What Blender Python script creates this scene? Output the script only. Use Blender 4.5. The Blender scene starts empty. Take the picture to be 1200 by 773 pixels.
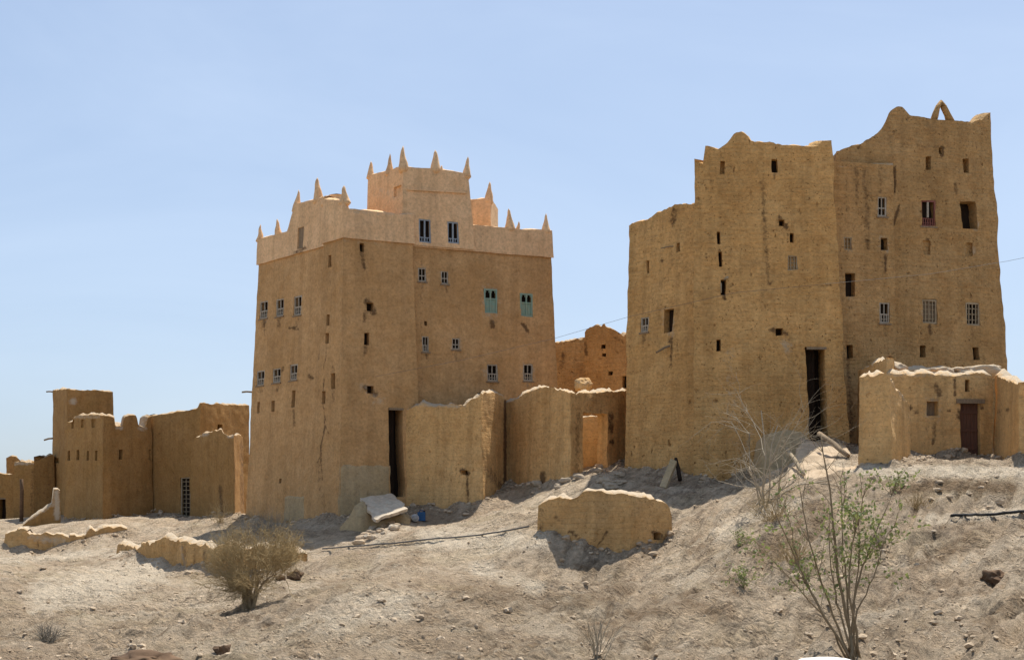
import bpy, math, random
import numpy as np
from mathutils import Vector

random.seed(7)
RNG = np.random.default_rng(11)
F = 1600.0            # focal length of the view in photograph pixels
CX, HY = 600.0, 590.0 # principal column, eye-level row
S = 1300.0
K = F / S
scene = bpy.context.scene
COL = scene.collection

# ------------------------------------------------------------------ measuring helpers
def q(px, d):
    """plan point seen in column px at depth d (depth in survey units)"""
    return ((px - CX) / S * d, d * K)

def P(px, py, d):
    return np.array([(px - CX) / S * d, d * K, (HY - py) / S * d])

# ------------------------------------------------------------------ noise
_perm = np.random.default_rng(3).permutation(256).astype(np.int64)
_perm = np.concatenate([_perm, _perm, _perm])
_grad = np.random.default_rng(5).normal(size=(256, 3))
_grad /= np.linalg.norm(_grad, axis=1)[:, None]

def perlin(p):
    p = np.asarray(p, float)
    i = np.floor(p).astype(np.int64)
    f = p - i
    i &= 255
    u = f * f * f * (f * (f * 6 - 15) + 10)
    out = 0
    for dx in (0, 1):
        wx = u[:, 0] if dx else 1 - u[:, 0]
        for dy in (0, 1):
            wy = u[:, 1] if dy else 1 - u[:, 1]
            for dz in (0, 1):
                wz = u[:, 2] if dz else 1 - u[:, 2]
                h = _perm[_perm[_perm[(i[:, 0] + dx) & 255] + ((i[:, 1] + dy) & 255)] + ((i[:, 2] + dz) & 255)]
                g = _grad[h]
                out = out + wx * wy * wz * (g[:, 0] * (f[:, 0] - dx) + g[:, 1] * (f[:, 1] - dy) + g[:, 2] * (f[:, 2] - dz))
    return out * 1.6

def vnoise(p, sc):
    p = np.asarray(p) * sc
    return np.stack([perlin(p), perlin(p + 37.7), perlin(p + 91.3)], 1)

def n1(p, sc, off=0.0):
    return perlin(np.asarray(p) * sc + off)

# ------------------------------------------------------------------ ground relief
GC = [  # column, row, depth of surveyed ground points
 (0,773,13),(0,720,20),(0,665,36),(0,650,47),(60,646,47.4),(110,642,47.6),(145,633,48),(80,612,53),(0,618,55),(150,606,56),(60,606,60),(0,612,66),
 (-200,650,30),(-250,620,60),(-300,773,13),
 (120,773,14),(130,690,28),(165,660,40.2),(213,674,37.4),(255,694,35.4),(200,630,46),(250,612,50),(300,690,32),(330,678,34.3),(348,668,35.2),(285,688,34.4),(325,646,40),
 (296,713,25),(330,706,19),(430,692,20),(420,742,15),(240,746,17),(380,682,27),(215,730,22),(300,773,13),
 (340,616,46),(395,616,43.6),(400,655,34),(480,655,33),(440,620,41),(500,607,42.5),(400,773,13.5),(500,700,24),
 (560,604,42),(600,577,44),(550,640,34),(600,650,32),(600,700,24),(600,773,13),(500,773,13),
 (655,690,30.9),(700,678,30.8),(765,662,31.0),(650,706,28.6),(720,694,28.2),(625,660,31.5),(800,650,28.5),(632,640,32),(785,634,32),(690,585,36),(640,578,41.5),(700,556,41.5),(735,553,42),
 (700,700,24),(700,773,13.5),(760,566,39.5),(820,572,38.5),(790,605,34),(850,600,32),(860,615,29.5),(860,680,22.5),(860,773,13),
 (900,555,38.6),(960,527,39),(1000,530,38),(985,533,36.5),(930,560,34.5),(940,585,29.5),(1010,552,31.8),(1040,560,30.5),(1070,543,34),(1130,540,36),
 (1180,543,33),(1100,562,27.5),(1180,559,27),(1100,588,26),(1180,586,25.6),(1100,622,23.5),(1100,660,21),(1100,700,18.3),(1100,740,15.6),(1100,773,13),(1000,640,23),(960,700,18.5),(1000,773,12.6),
 (1210,600,24),(1200,660,19.5),(1200,720,15.5),(1200,773,11.5),(1350,600,20),(1350,700,12),(1400,560,30),(1350,545,40),
 (980,530,45),(600,560,50),(700,545,50),(1190,530,45),(400,600,55),(1000,530,55),(600,590,62),(200,606,62),
]
_gp = np.array([P(*g) for g in GC])
_gp = np.vstack([_gp, [[0, 0, -1.65], [-6, 0, -1.65], [6, 0, -1.65], [-20, 10, -1.8], [12, 6, -0.9], [0, 6, -1.68], [-45, 60, -1.5], [45, 60, 1.2], [0, 90, -0.8], [-40, 90, -1.5], [40, 90, 0.2]]])
_X = _gp[:, :2] / 10.0
def _U(r2):
    return np.where(r2 > 1e-12, 0.5 * r2 * np.log(np.maximum(r2, 1e-12)), 0)
_n = len(_X)
_A = np.zeros((_n + 3, _n + 3))
_A[:_n, :_n] = _U(((_X[:, None] - _X[None]) ** 2).sum(-1)) + np.eye(_n) * 0.0006
_A[:_n, _n] = 1; _A[:_n, _n + 1:] = _X; _A[_n, :_n] = 1; _A[_n + 1:, :_n] = _X.T
_w = np.linalg.solve(_A, np.concatenate([_gp[:, 2], [0, 0, 0]]))

BASE = [[(281, 49.2), (398, 44.0), (472, 44.9)], [(472, 45.0), (566, 43.0), (594, 45.4), (668, 42.0), (738, 44.6)], [(731, 42.5), (816, 39.7), (999, 39.6)],
        [(632, 32.8), (664, 32.2), (738, 31.7), (787, 32.4)], [(1005, 33.0), (1045, 32.4), (1068, 34.6)], [(1068, 36.7), (1163, 37.0), (1193, 33.6), (1300, 34.2)],
        [(76, 58), (121, 55.5), (177, 57.4), (225, 56.2), (275, 52.6), (286, 54.6)], [(6, 48.8), (34, 48.2), (80, 48.4), (150, 49.4)], [(139, 43.0), (168, 41.2), (255, 37.8), (352, 36.0)]]
def base_dist(x, y):
    out = np.full(len(x), 1e9)
    for line in BASE:
        pts = [np.array(q(*p)) for p in line]
        for a, b in zip(pts[:-1], pts[1:]):
            d = b - a; t = np.clip(((x - a[0]) * d[0] + (y - a[1]) * d[1]) / (d @ d), 0, 1)
            out = np.minimum(out, np.hypot(x - a[0] - t * d[0], y - a[1] - t * d[1]))
    return out

def ground_z(x, y, detail=True):
    x = np.atleast_1d(np.asarray(x, float)); y = np.atleast_1d(np.asarray(y, float))
    xc = np.clip(x, -32, 32) / 10; yc = np.clip(y, -2, 92) / 10
    z = np.zeros_like(x)
    for a in range(0, len(x), 20000):
        sl = slice(a, a + 20000)
        X = np.stack([xc[sl], yc[sl]], 1)
        z[sl] = _U(((X[:, None] - _X[None]) ** 2).sum(-1)) @ _w[:_n] + _w[_n] + X @ _w[_n + 1:]
    far = np.clip((np.maximum(np.abs(x) - 32, 0) + np.maximum(np.abs(y - 45) - 47, 0)) / 30, 0, 1)
    z = z * (1 - far) + -1.2 * far
    if detail:
        p = np.stack([x, y, np.zeros_like(x)], 1)
        near = 1 - np.clip((y - 30) / 30, 0, 0.6)
        r = 0.24 * n1(p, 0.30, 3.1) + 0.17 * n1(p, 0.75, 9.7) - 0.13 * np.abs(n1(p, 0.95, 33.0)) + 0.05 * n1(p, 2.3, 1.3) * near
        clod = np.maximum(0, n1(p, 0.22, 40.0) + 0.35)
        fine = n1(p, 5.0, 21.0)
        r += (0.05 * fine + 0.03 * n1(p, 11.0, 5.0)) * near * (0.45 + clod)
        r += (0.03 * (0.35 - np.abs(n1(p, 6.3, 3.0))) + 0.018 * n1(p, 14.0, 8.0)) * near
        lump = np.maximum(0, n1(p, 3.1, 77.0) - 0.25) * 0.24 * clod
        mound = np.exp(-(((x + 2.6) / 2.2) ** 2 + ((y - 22.5) / 4.5) ** 2))
        lump += mound * (0.10 * np.maximum(0, n1(p, 4.2, 55.0)) + 0.05 * np.maximum(0, n1(p, 8.5, 66.0)))
        r += lump
        # rills washed down the right-hand slope
        al = x * -0.47 + y * -0.88; ac = x * 0.88 - y * 0.47
        wv = np.stack([al * 0.22 + 4, ac * 1.35 + 0.5 * n1(p, 0.5, 12.0), np.zeros_like(x)], 1)
        rill = np.abs(perlin(wv))
        k = (0.35 + 0.65 * np.clip((x + 1.5) / 4, 0, 1)) * np.clip((46 - y) / 12, 0, 1)
        r += k * (0.46 * (np.minimum(rill, 0.35) - 0.2) + 0.15 * perlin(wv * np.array([2.0, 3.1, 1])) + 0.05 * perlin(wv * np.array([4.3, 6.4, 1])))
        r += (0.20 + 0.16 * n1(p, 1.1, 61.0)) * np.exp(-base_dist(x, y) / 0.45)      # earth washed down against the walls
        away = np.clip((np.abs(x) - 60) / 200, 0, 1)
        z = z + r * (1 - away)
    return z

def gz(x, y):
    return float(ground_z([x], [y])[0])

def ground_hit(px, py, d0=8, d1=62):
    """where the line of sight through (px, py) first meets the ground"""
    d = np.arange(d0, d1, 0.05)
    x = (px - CX) / S * d; y = d * K; z = (HY - py) / S * d
    g = ground_z(x, y)
    k = np.argmax(z <= g)
    if z[k] > g[k]: k = len(d) - 1
    return np.array([x[k], y[k], g[k]]), d[k]

# ------------------------------------------------------------------ materials
def new_mat(name):
    m = bpy.data.materials.new(name); m.use_nodes = True
    nt = m.node_tree
    b = nt.nodes['Principled BSDF']
    b.inputs['Roughness'].default_value = 0.95
    b.inputs['Specular IOR Level'].default_value = 0.15
    return m, nt, b

def N(nt, t, **kw):
    n = nt.nodes.new(t)
    for k, v in kw.items():
        if k in n.inputs: n.inputs[k].default_value = v
        else: setattr(n, k, v)
    return n

def noise_node(nt, coord, scale, detail=4, rough=0.55, dist=0.0):
    n = N(nt, 'ShaderNodeTexNoise', Scale=scale, Detail=detail, Roughness=rough, Distortion=dist)
    nt.links.new(coord, n.inputs['Vector'])
    return n.outputs['Fac']

def mapped(nt, coord, sc):
    m = N(nt, 'ShaderNodeMapping'); m.inputs['Scale'].default_value = sc
    nt.links.new(coord, m.inputs['Vector'])
    return m.outputs['Vector']

def ramp(nt, fac, stops):
    r = N(nt, 'ShaderNodeValToRGB')
    els = r.color_ramp.elements
    while len(els) < len(stops): els.new(0.5)
    for e, (p, c) in zip(els, stops):
        e.position = p; e.color = (*c, 1) if len(c) == 3 else c
    nt.links.new(fac, r.inputs['Fac'])
    return r.outputs['Color']

def mix(nt, fac, a, b, mode='MIX'):
    m = N(nt, 'ShaderNodeMix', data_type='RGBA', blend_type=mode)
    for sock, v in ((m.inputs[0], fac), (m.inputs[6], a), (m.inputs[7], b)):
        if isinstance(v, (int, float)): sock.default_value = v
        elif isinstance(v, tuple): sock.default_value = (*v, 1)
        else: nt.links.new(v, sock)
    return m.outputs[2]

def math_n(nt, op, a, b=None):
    m = N(nt, 'ShaderNodeMath', operation=op)
    for sock, v in ((m.inputs[0], a), (m.inputs[1], b)):
        if v is None: continue
        if isinstance(v, (int, float)): sock.default_value = v
        else: nt.links.new(v, sock)
    return m.outputs[0]

def g3(v): return (v, v, v)

def mud_material(name, c1, c2, c3, course=0.35, pits=0.5, bump=0.5, streak=0.35, brick=0.0, spots=0.35):
    m, nt, b = new_mat(name)
    co = N(nt, 'ShaderNodeTexCoord').outputs['Object']
    big = noise_node(nt, co, 0.45, 5, 0.6, 0.3)
    col = mix(nt, ramp(nt, big, [(0.32, g3(0)), (0.68, g3(1))]), c1, c2)
    mid = noise_node(nt, co, 2.2, 6, 0.65)
    col = mix(nt, ramp(nt, mid, [(0.45, g3(0)), (0.75, g3(0.7))]), col, c3)
    # lifts of mud laid course on course
    cn = noise_node(nt, mapped(nt, co, (1.5, 1.5, 4.6)), 1.0, 5, 0.7, 0.5)
    col = mix(nt, course, col, ramp(nt, cn, [(0.3, g3(0.70)), (0.5, g3(1.0)), (0.72, g3(1.16))]), 'MULTIPLY')
    # rain streaks
    st = noise_node(nt, mapped(nt, co, (2.4, 2.4, 0.16)), 1.0, 4, 0.6)
    col = mix(nt, streak, col, ramp(nt, st, [(0.36, g3(0.64)), (0.52, g3(1.0)), (0.74, g3(1.14))]), 'MULTIPLY')
    fine = noise_node(nt, co, 9, 5, 0.75)
    col = mix(nt, 0.8, col, ramp(nt, fine, [(0.28, g3(0.62)), (0.5, g3(1.0)), (0.74, g3(1.26))]), 'MULTIPLY')
    if brick > 0:
        # worn courses of sun-dried brick showing through the render
        sp3 = N(nt, 'ShaderNodeSeparateXYZ'); nt.links.new(co, sp3.inputs[0])
        wob = math_n(nt, 'MULTIPLY', noise_node(nt, co, 1.6, 3), 0.22)
        cmb = N(nt, 'ShaderNodeCombineXYZ')
        nt.links.new(math_n(nt, 'ADD', math_n(nt, 'ADD', sp3.outputs[0], math_n(nt, 'MULTIPLY', sp3.outputs[1], 0.45)), wob), cmb.inputs[0])
        nt.links.new(math_n(nt, 'ADD', sp3.outputs[2], wob), cmb.inputs[1])
        brk = N(nt, 'ShaderNodeTexBrick'); nt.links.new(cmb.outputs[0], brk.inputs['Vector'])
        for k_, v_ in (('Scale', 1.0), ('Brick Width', 0.42), ('Row Height', 0.155), ('Mortar Size', 0.022), ('Mortar Smooth', 0.6)): brk.inputs[k_].default_value = v_
        brk.inputs['Color1'].default_value = (1.04, 1.04, 1.04, 1); brk.inputs['Color2'].default_value = (0.93, 0.93, 0.93, 1); brk.inputs['Mortar'].default_value = (0.90, 0.89, 0.88, 1)
        show = ramp(nt, noise_node(nt, co, 0.7, 4, 0.65), [(0.40, g3(0.0)), (0.66, g3(0.9))])
        col = mix(nt, show, col, brk.outputs['Color'], 'MULTIPLY')
    # straw pits and lost plaster
    pit = noise_node(nt, co, 14, 2, 0.5)
    pf = ramp(nt, pit, [(0.66, g3(0)), (0.74, g3(1))])
    col = mix(nt, math_n(nt, 'MULTIPLY', pf, pits), col, (c1[0] * 0.42, c1[1] * 0.36, c1[2] * 0.32))
    sp = ramp(nt, noise_node(nt, mapped(nt, co, (1.0, 1.0, 0.8)), 3.4, 4, 0.6), [(0.65, g3(0)), (0.73, g3(1))])
    col = mix(nt, math_n(nt, 'MULTIPLY', sp, spots), col, (c1[0] * 0.5, c1[1] * 0.44, c1[2] * 0.4))
    at = N(nt, 'ShaderNodeAttribute', attribute_name='stain').outputs['Fac']
    sn = noise_node(nt, co, 6, 4, 0.7)
    ed = math_n(nt, 'MULTIPLY', math_n(nt, 'SUBTRACT', sn, 0.5), 1.5)
    gate = ramp(nt, at, [(0.02, g3(0)), (0.2, g3(1))])
    sf = math_n(nt, 'MULTIPLY', gate, ramp(nt, math_n(nt, 'ADD', at, ed), [(0.34, g3(0)), (0.75, g3(0.85))]))
    col = mix(nt, sf, col, (0.095, 0.052, 0.025))
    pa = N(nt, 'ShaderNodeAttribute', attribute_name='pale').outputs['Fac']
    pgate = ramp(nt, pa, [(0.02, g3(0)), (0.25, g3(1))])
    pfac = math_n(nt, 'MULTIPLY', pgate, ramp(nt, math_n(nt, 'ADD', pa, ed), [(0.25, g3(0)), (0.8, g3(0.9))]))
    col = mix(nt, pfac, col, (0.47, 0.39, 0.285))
    nt.links.new(col, b.inputs['Base Color'])
    h = math_n(nt, 'ADD', math_n(nt, 'MULTIPLY', fine, 0.5), math_n(nt, 'MULTIPLY', cn, 0.7 * course))
    h = math_n(nt, 'ADD', h, math_n(nt, 'MULTIPLY', mid, 0.8))
    h = math_n(nt, 'SUBTRACT', h, math_n(nt, 'MULTIPLY', pf, 0.3 * pits))
    h = math_n(nt, 'SUBTRACT', h, math_n(nt, 'MULTIPLY', sp, 0.5 * spots))
    if brick > 0:
        h = math_n(nt, 'SUBTRACT', h, math_n(nt, 'MULTIPLY', brk.outputs['Fac'], brick))
    bp = N(nt, 'ShaderNodeBump', Strength=bump, Distance=0.09)
    nt.links.new(h, bp.inputs['Height']); nt.links.new(bp.outputs['Normal'], b.inputs['Normal'])
    return m

def plain_material(name, col, var=0.25, scale=8, rough=0.85, bump=0.15, stretch=(1, 1, 1), col2=None):
    m, nt, b = new_mat(name)
    b.inputs['Roughness'].default_value = rough
    co = N(nt, 'ShaderNodeTexCoord').outputs['Object']
    f = noise_node(nt, mapped(nt, co, stretch), scale, 4, 0.65)
    c2 = col2 or tuple(c * (1 - var) for c in col)
    c = mix(nt, ramp(nt, f, [(0.3, g3(0)), (0.7, g3(1))]), c2, col)
    nt.links.new(c, b.inputs['Base Color'])
    bp = N(nt, 'ShaderNodeBump', Strength=bump, Distance=0.03)
    nt.links.new(f, bp.inputs['Height']); nt.links.new(bp.outputs['Normal'], b.inputs['Normal'])
    return m

M = {}
M['mudA'] = mud_material('mud_render_smooth', (0.452, 0.265, 0.112), (0.574, 0.349, 0.16), (0.412, 0.225, 0.086), 0.35, 0.35, 0.45)
M['mudB'] = mud_material('mud_brick_worn', (0.54, 0.311, 0.114), (0.687, 0.415, 0.165), (0.459, 0.242, 0.081), 0.42, 1.0, 1.0, 0.38, brick=0.10, spots=0.95)
M['mudT'] = mud_material('mud_brick_dark', (0.421, 0.25, 0.099), (0.535, 0.331, 0.144), (0.358, 0.192, 0.071), 0.42, 1.0, 1.0, 0.38, brick=0.10, spots=0.95)
M['mudC'] = mud_material('mud_render_yellow', (0.582, 0.347, 0.137), (0.714, 0.45, 0.195), (0.51, 0.276, 0.099), 0.3, 0.7, 0.7, 0.5, brick=0.10, spots=0.6)
M['mudS'] = mud_material('mud_stump', (0.481, 0.287, 0.111), (0.591, 0.371, 0.161), (0.422, 0.228, 0.081), 0.3, 0.7, 0.7, 0.5, brick=0.10, spots=0.6)
M['mudG'] = mud_material('mud_render_far', (0.306, 0.172, 0.058), (0.392, 0.23, 0.089), (0.285, 0.15, 0.05), 0.25, 0.25, 0.35)
M['mudO'] = mud_material('mud_bounce_tint_orange', (0.85, 0.50, 0.17), (0.88, 0.54, 0.2), (0.78, 0.43, 0.14), 0.25, 0.2, 0.4)  # base colour raised for the orange bounce light on the doorway surface
M['plaster'] = mud_material('pink_buff_plaster', (0.688, 0.44, 0.233), (0.757, 0.505, 0.281), (0.595, 0.365, 0.187), 0.2, 0.08, 0.2, 0.4)
M['patch'] = mud_material('grey_green_plaster', (0.408, 0.298, 0.159), (0.449, 0.336, 0.196), (0.367, 0.259, 0.131), 0.15, 0.25, 0.35)
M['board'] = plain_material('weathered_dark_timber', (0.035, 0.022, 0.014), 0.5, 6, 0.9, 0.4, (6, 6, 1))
M['doorwood'] = plain_material('red_brown_door_timber', (0.15, 0.075, 0.05), 0.35, 5, 0.8, 0.4, (8, 8, 0.7))
M['timber'] = plain_material('bleached_timber', (0.30, 0.22, 0.14), 0.4, 6, 0.9, 0.4, (4, 4, 1))
M['palewood'] = plain_material('pale_lattice_timber', (0.40, 0.315, 0.205), 0.3, 8, 0.85)
M['white'] = plain_material('white_window_paint', (0.46, 0.40, 0.31), 0.35, 12, 0.6)
M['teal'] = plain_material('faded_teal_paint', (0.20, 0.34, 0.28), 0.3, 9, 0.55, col2=(0.29, 0.33, 0.24))
M['blue'] = plain_material('blue_grey_paint', (0.33, 0.38, 0.42), 0.3, 10, 0.55)
M['redwood'] = plain_material('dull_red_timber', (0.26, 0.10, 0.075), 0.35, 10, 0.7)
M['concrete'] = plain_material('pale_cement', (0.60, 0.50, 0.37), 0.35, 5, 0.9, 0.35)
M['greymud'] = plain_material('grey_cement_render', (0.36, 0.295, 0.215), 0.35, 4, 0.95, 0.6)
M['rock'] = plain_material('dusty_stone', (0.48, 0.385, 0.275), 0.4, 5, 0.95, 0.5)
M['clod'] = plain_material('earth_clod', (0.56, 0.44, 0.305), 0.4, 2.3, 0.95, 0.5, col2=(0.34, 0.25, 0.16))
M['rockbrown'] = plain_material('brown_stone', (0.17, 0.105, 0.062), 0.45, 5, 0.95, 0.5)
M['rockdark'] = plain_material('dark_stone', (0.045, 0.032, 0.024), 0.45, 5, 0.95, 0.5)
M['rockwhite'] = plain_material('white_stone', (0.80, 0.78, 0.72), 0.08, 4, 0.7, 0.1)
M['bluep'] = plain_material('blue_plastic', (0.035, 0.11, 0.24), 0.3, 6, 0.45)
M['whitep'] = plain_material('white_plastic', (0.75, 0.74, 0.70), 0.15, 6, 0.5)
M['cable'] = plain_material('black_rubber', (0.035, 0.033, 0.030), 0.3, 6, 0.6)
M['pipe'] = plain_material('grey_hose', (0.15, 0.14, 0.125), 0.3, 6, 0.6)
M['bark'] = plain_material('grey_brown_bark', (0.33, 0.245, 0.145), 0.4, 12, 0.9)
M['deadtwig'] = plain_material('bleached_twig', (0.46, 0.38, 0.27), 0.3, 12, 0.9)
M['drybroom'] = plain_material('dry_khaki_twigs', (0.44, 0.32, 0.16), 0.35, 3, 0.9, col2=(0.31, 0.225, 0.11))
M['greytwig'] = plain_material('grey_dry_twigs', (0.33, 0.29, 0.23), 0.35, 3, 0.9)

def leaf_material(name, c1, c2):
    m, nt, b = new_mat(name)
    co = N(nt, 'ShaderNodeTexCoord').outputs['Object']
    f = noise_node(nt, co, 5, 3)
    nt.links.new(mix(nt, ramp(nt, f, [(0.35, g3(0)), (0.65, g3(1))]), c1, c2), b.inputs['Base Color'])
    b.inputs['Roughness'].default_value = 0.55
    b.inputs['Subsurface Weight'].default_value = 0.0
    tr = N(nt, 'ShaderNodeBsdfTranslucent'); tr.inputs['Color'].default_value = (c2[0] * 1.3, c2[1] * 1.4, c2[2], 1)
    mx = N(nt, 'ShaderNodeMixShader'); mx.inputs[0].default_value = 0.3
    out = nt.nodes['Material Output']
    nt.links.new(b.outputs[0], mx.inputs[1]); nt.links.new(tr.outputs[0], mx.inputs[2]); nt.links.new(mx.outputs[0], out.inputs[0])
    return m
M['leaf'] = leaf_material('grey_green_leaf', (0.13, 0.165, 0.055), (0.23, 0.24, 0.10))

def ground_material():
    m, nt, b = new_mat('pale_silty_earth')
    co = N(nt, 'ShaderNodeTexCoord').outputs['Object']
    big = noise_node(nt, co, 0.16, 5, 0.6, 0.6)
    col = mix(nt, ramp(nt, big, [(0.36, g3(0)), (0.62, g3(1))]), (0.475, 0.35, 0.23), (0.63, 0.495, 0.34))
    mid = noise_node(nt, co, 1.1, 7, 0.7, 0.5)
    col = mix(nt, ramp(nt, mid, [(0.46, g3(0)), (0.72, g3(0.75))]), col, (0.36, 0.25, 0.15))
    dry = noise_node(nt, co, 0.45, 4, 0.6, 0.3)
    col = mix(nt, ramp(nt, dry, [(0.52, g3(0)), (0.72, g3(0.5))]), col, (0.40, 0.31, 0.175))
    dust = noise_node(nt, co, 0.7, 6, 0.7, 0.4)
    col = mix(nt, ramp(nt, dust, [(0.5, g3(0)), (0.7, g3(0.75))]), col, (0.69, 0.57, 0.415))
    fine = noise_node(nt, co, 7, 8, 0.8)
    col = mix(nt, 1.0, col, ramp(nt, fine, [(0.25, g3(0.58)), (0.5, g3(1.0)), (0.75, g3(1.22))]), 'MULTIPLY')
    clod = noise_node(nt, co, 3.2, 9, 0.78, 0.3)
    col = mix(nt, 0.9, col, ramp(nt, clod, [(0.30, g3(0.62)), (0.48, g3(0.97)), (0.70, g3(1.2))]), 'MULTIPLY')
    # streaks washed down the bank
    rot = N(nt, 'ShaderNodeMapping'); rot.inputs['Rotation'].default_value = (0, 0, math.radians(-62)); nt.links.new(co, rot.inputs['Vector'])
    rs = mapped(nt, rot.outputs['Vector'], (0.55, 3.6, 1.0))
    stk = noise_node(nt, rs, 1.0, 8, 0.72, 0.4)
    sx = N(nt, 'ShaderNodeSeparateXYZ'); nt.links.new(co, sx.inputs[0])
    side = ramp(nt, math_n(nt, 'ADD', math_n(nt, 'MULTIPLY', sx.outputs[0], 0.16), 0.35), [(0.2, g3(0.25)), (0.75, g3(1))])
    col = mix(nt, side, col, ramp(nt, stk, [(0.34, g3(0.46)), (0.48, g3(0.95)), (0.68, g3(1.16))]), 'MULTIPLY')
    # patches of bare brown soil
    bs = noise_node(nt, mapped(nt, rot.outputs['Vector'], (0.7, 1.9, 1.0)), 1.0, 9, 0.74, 0.5)
    bf = ramp(nt, bs, [(0.57, g3(0)), (0.66, g3(0.8))])
    col = mix(nt, bf, col, (0.22, 0.15, 0.085))
    eg = math_n(nt, 'MULTIPLY', math_n(nt, 'SUBTRACT', noise_node(nt, co, 1.6, 8, 0.72, 0.4), 0.5), 2.2)
    for nm, c_, mx_ in (('brown', (0.235, 0.155, 0.085), 0.92), ('light', (0.74, 0.615, 0.45), 0.85)):
        a_ = N(nt, 'ShaderNodeAttribute', attribute_name=nm).outputs['Fac']
        gt = ramp(nt, a_, [(0.02, g3(0)), (0.35, g3(1))])
        ff_ = math_n(nt, 'MULTIPLY', gt, ramp(nt, math_n(nt, 'ADD', a_, eg), [(0.30, g3(0)), (0.95, g3(mx_))]))
        col = mix(nt, ff_, col, mix(nt, 1.0, c_, ramp(nt, clod, [(0.30, g3(0.7)), (0.48, g3(1.0)), (0.70, g3(1.15))]), 'MULTIPLY'))
    vo = N(nt, 'ShaderNodeTexVoronoi', Scale=16.0); nt.links.new(co, vo.inputs['Vector'])
    peb = ramp(nt, vo.outputs['Distance'], [(0.12, g3(1)), (0.3, g3(0))])
    sel = ramp(nt, noise_node(nt, co, 2.6, 4, 0.7), [(0.52, g3(0)), (0.62, g3(1))])
    pf = math_n(nt, 'MULTIPLY', peb, sel)
    col = mix(nt, math_n(nt, 'MULTIPLY', pf, 0.7), col, (0.62, 0.55, 0.46), 'MULTIPLY')
    gr = noise_node(nt, co, 34, 4, 0.8)
    col = mix(nt, 0.7, col, ramp(nt, gr, [(0.3, g3(0.7)), (0.5, g3(1.0)), (0.72, g3(1.2))]), 'MULTIPLY')
    nt.links.new(col, b.inputs['Base Color'])
    h = math_n(nt, 'ADD', math_n(nt, 'MULTIPLY', fine, 1.0), math_n(nt, 'MULTIPLY', pf, 0.35))
    h = math_n(nt, 'ADD', h, math_n(nt, 'MULTIPLY', clod, 1.5)); h = math_n(nt, 'ADD', h, math_n(nt, 'MULTIPLY', math_n(nt, 'MULTIPLY', stk, side), 1.2))
    h = math_n(nt, 'SUBTRACT', h, math_n(nt, 'MULTIPLY', bf, 0.4))
    h = math_n(nt, 'ADD', h, math_n(nt, 'MULTIPLY', gr, 0.25))
    # crumbs and small clods lying thick in places
    wv = N(nt, 'ShaderNodeVectorMath', operation='ADD'); nz = N(nt, 'ShaderNodeTexNoise', Scale=5.0, Detail=3.0); nt.links.new(co, nz.inputs['Vector'])
    sc_ = N(nt, 'ShaderNodeVectorMath', operation='SCALE'); sc_.inputs['Scale'].default_value = 0.12; nt.links.new(nz.outputs['Color'], sc_.inputs[0])
    nt.links.new(co, wv.inputs[0]); nt.links.new(sc_.outputs[0], wv.inputs[1])
    for scl, amt, wh in ((6.5, 0.8, 0.55), (15.0, 0.55, 1.1)):
        vv = N(nt, 'ShaderNodeTexVoronoi', Scale=scl); nt.links.new(wv.outputs[0], vv.inputs['Vector'])
        dome = ramp(nt, vv.outputs['Distance'], [(0.0, g3(1)), (0.25, g3(0.85)), (0.55, g3(0))])
        mk = ramp(nt, noise_node(nt, co, wh, 6, 0.7, 0.3), [(0.44, g3(0.04)), (0.62, g3(1))])
        h = math_n(nt, 'ADD', h, math_n(nt, 'MULTIPLY', math_n(nt, 'MULTIPLY', dome, mk), amt))
        tone = ramp(nt, vv.outputs['Color'], [(0.2, g3(0.80)), (0.8, g3(1.14))])
        col = mix(nt, math_n(nt, 'MULTIPLY', mk, 0.8), col, tone, 'MULTIPLY')
    nt.links.new(col, b.inputs['Base Color'])
    bp = N(nt, 'ShaderNodeBump', Strength=1.0, Distance=0.13)
    nt.links.new(h, bp.inputs['Height']); nt.links.new(bp.outputs['Normal'], b.inputs['Normal'])
    return m
M['ground'] = ground_material()

# ------------------------------------------------------------------ object helpers
def tag(o, label=None, cat=None, group=None, kind=None):
    if cat and not kind: kind = 'thing'
    for k, v in (('label', label), ('category', cat), ('group', group), ('kind', kind)):
        if v: o[k] = v
    return o

def empty(name, loc, label, cat, group=None):
    o = bpy.data.objects.new(name, None); COL.objects.link(o)
    o.empty_display_size = 0.3
    o.location = tuple(float(c) for c in loc)
    return tag(o, label, cat, group)

def origin_of(parent):
    o = Vector((0, 0, 0))
    while parent is not None:
        o += parent.location; parent = parent.parent
    return np.array(o)

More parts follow.
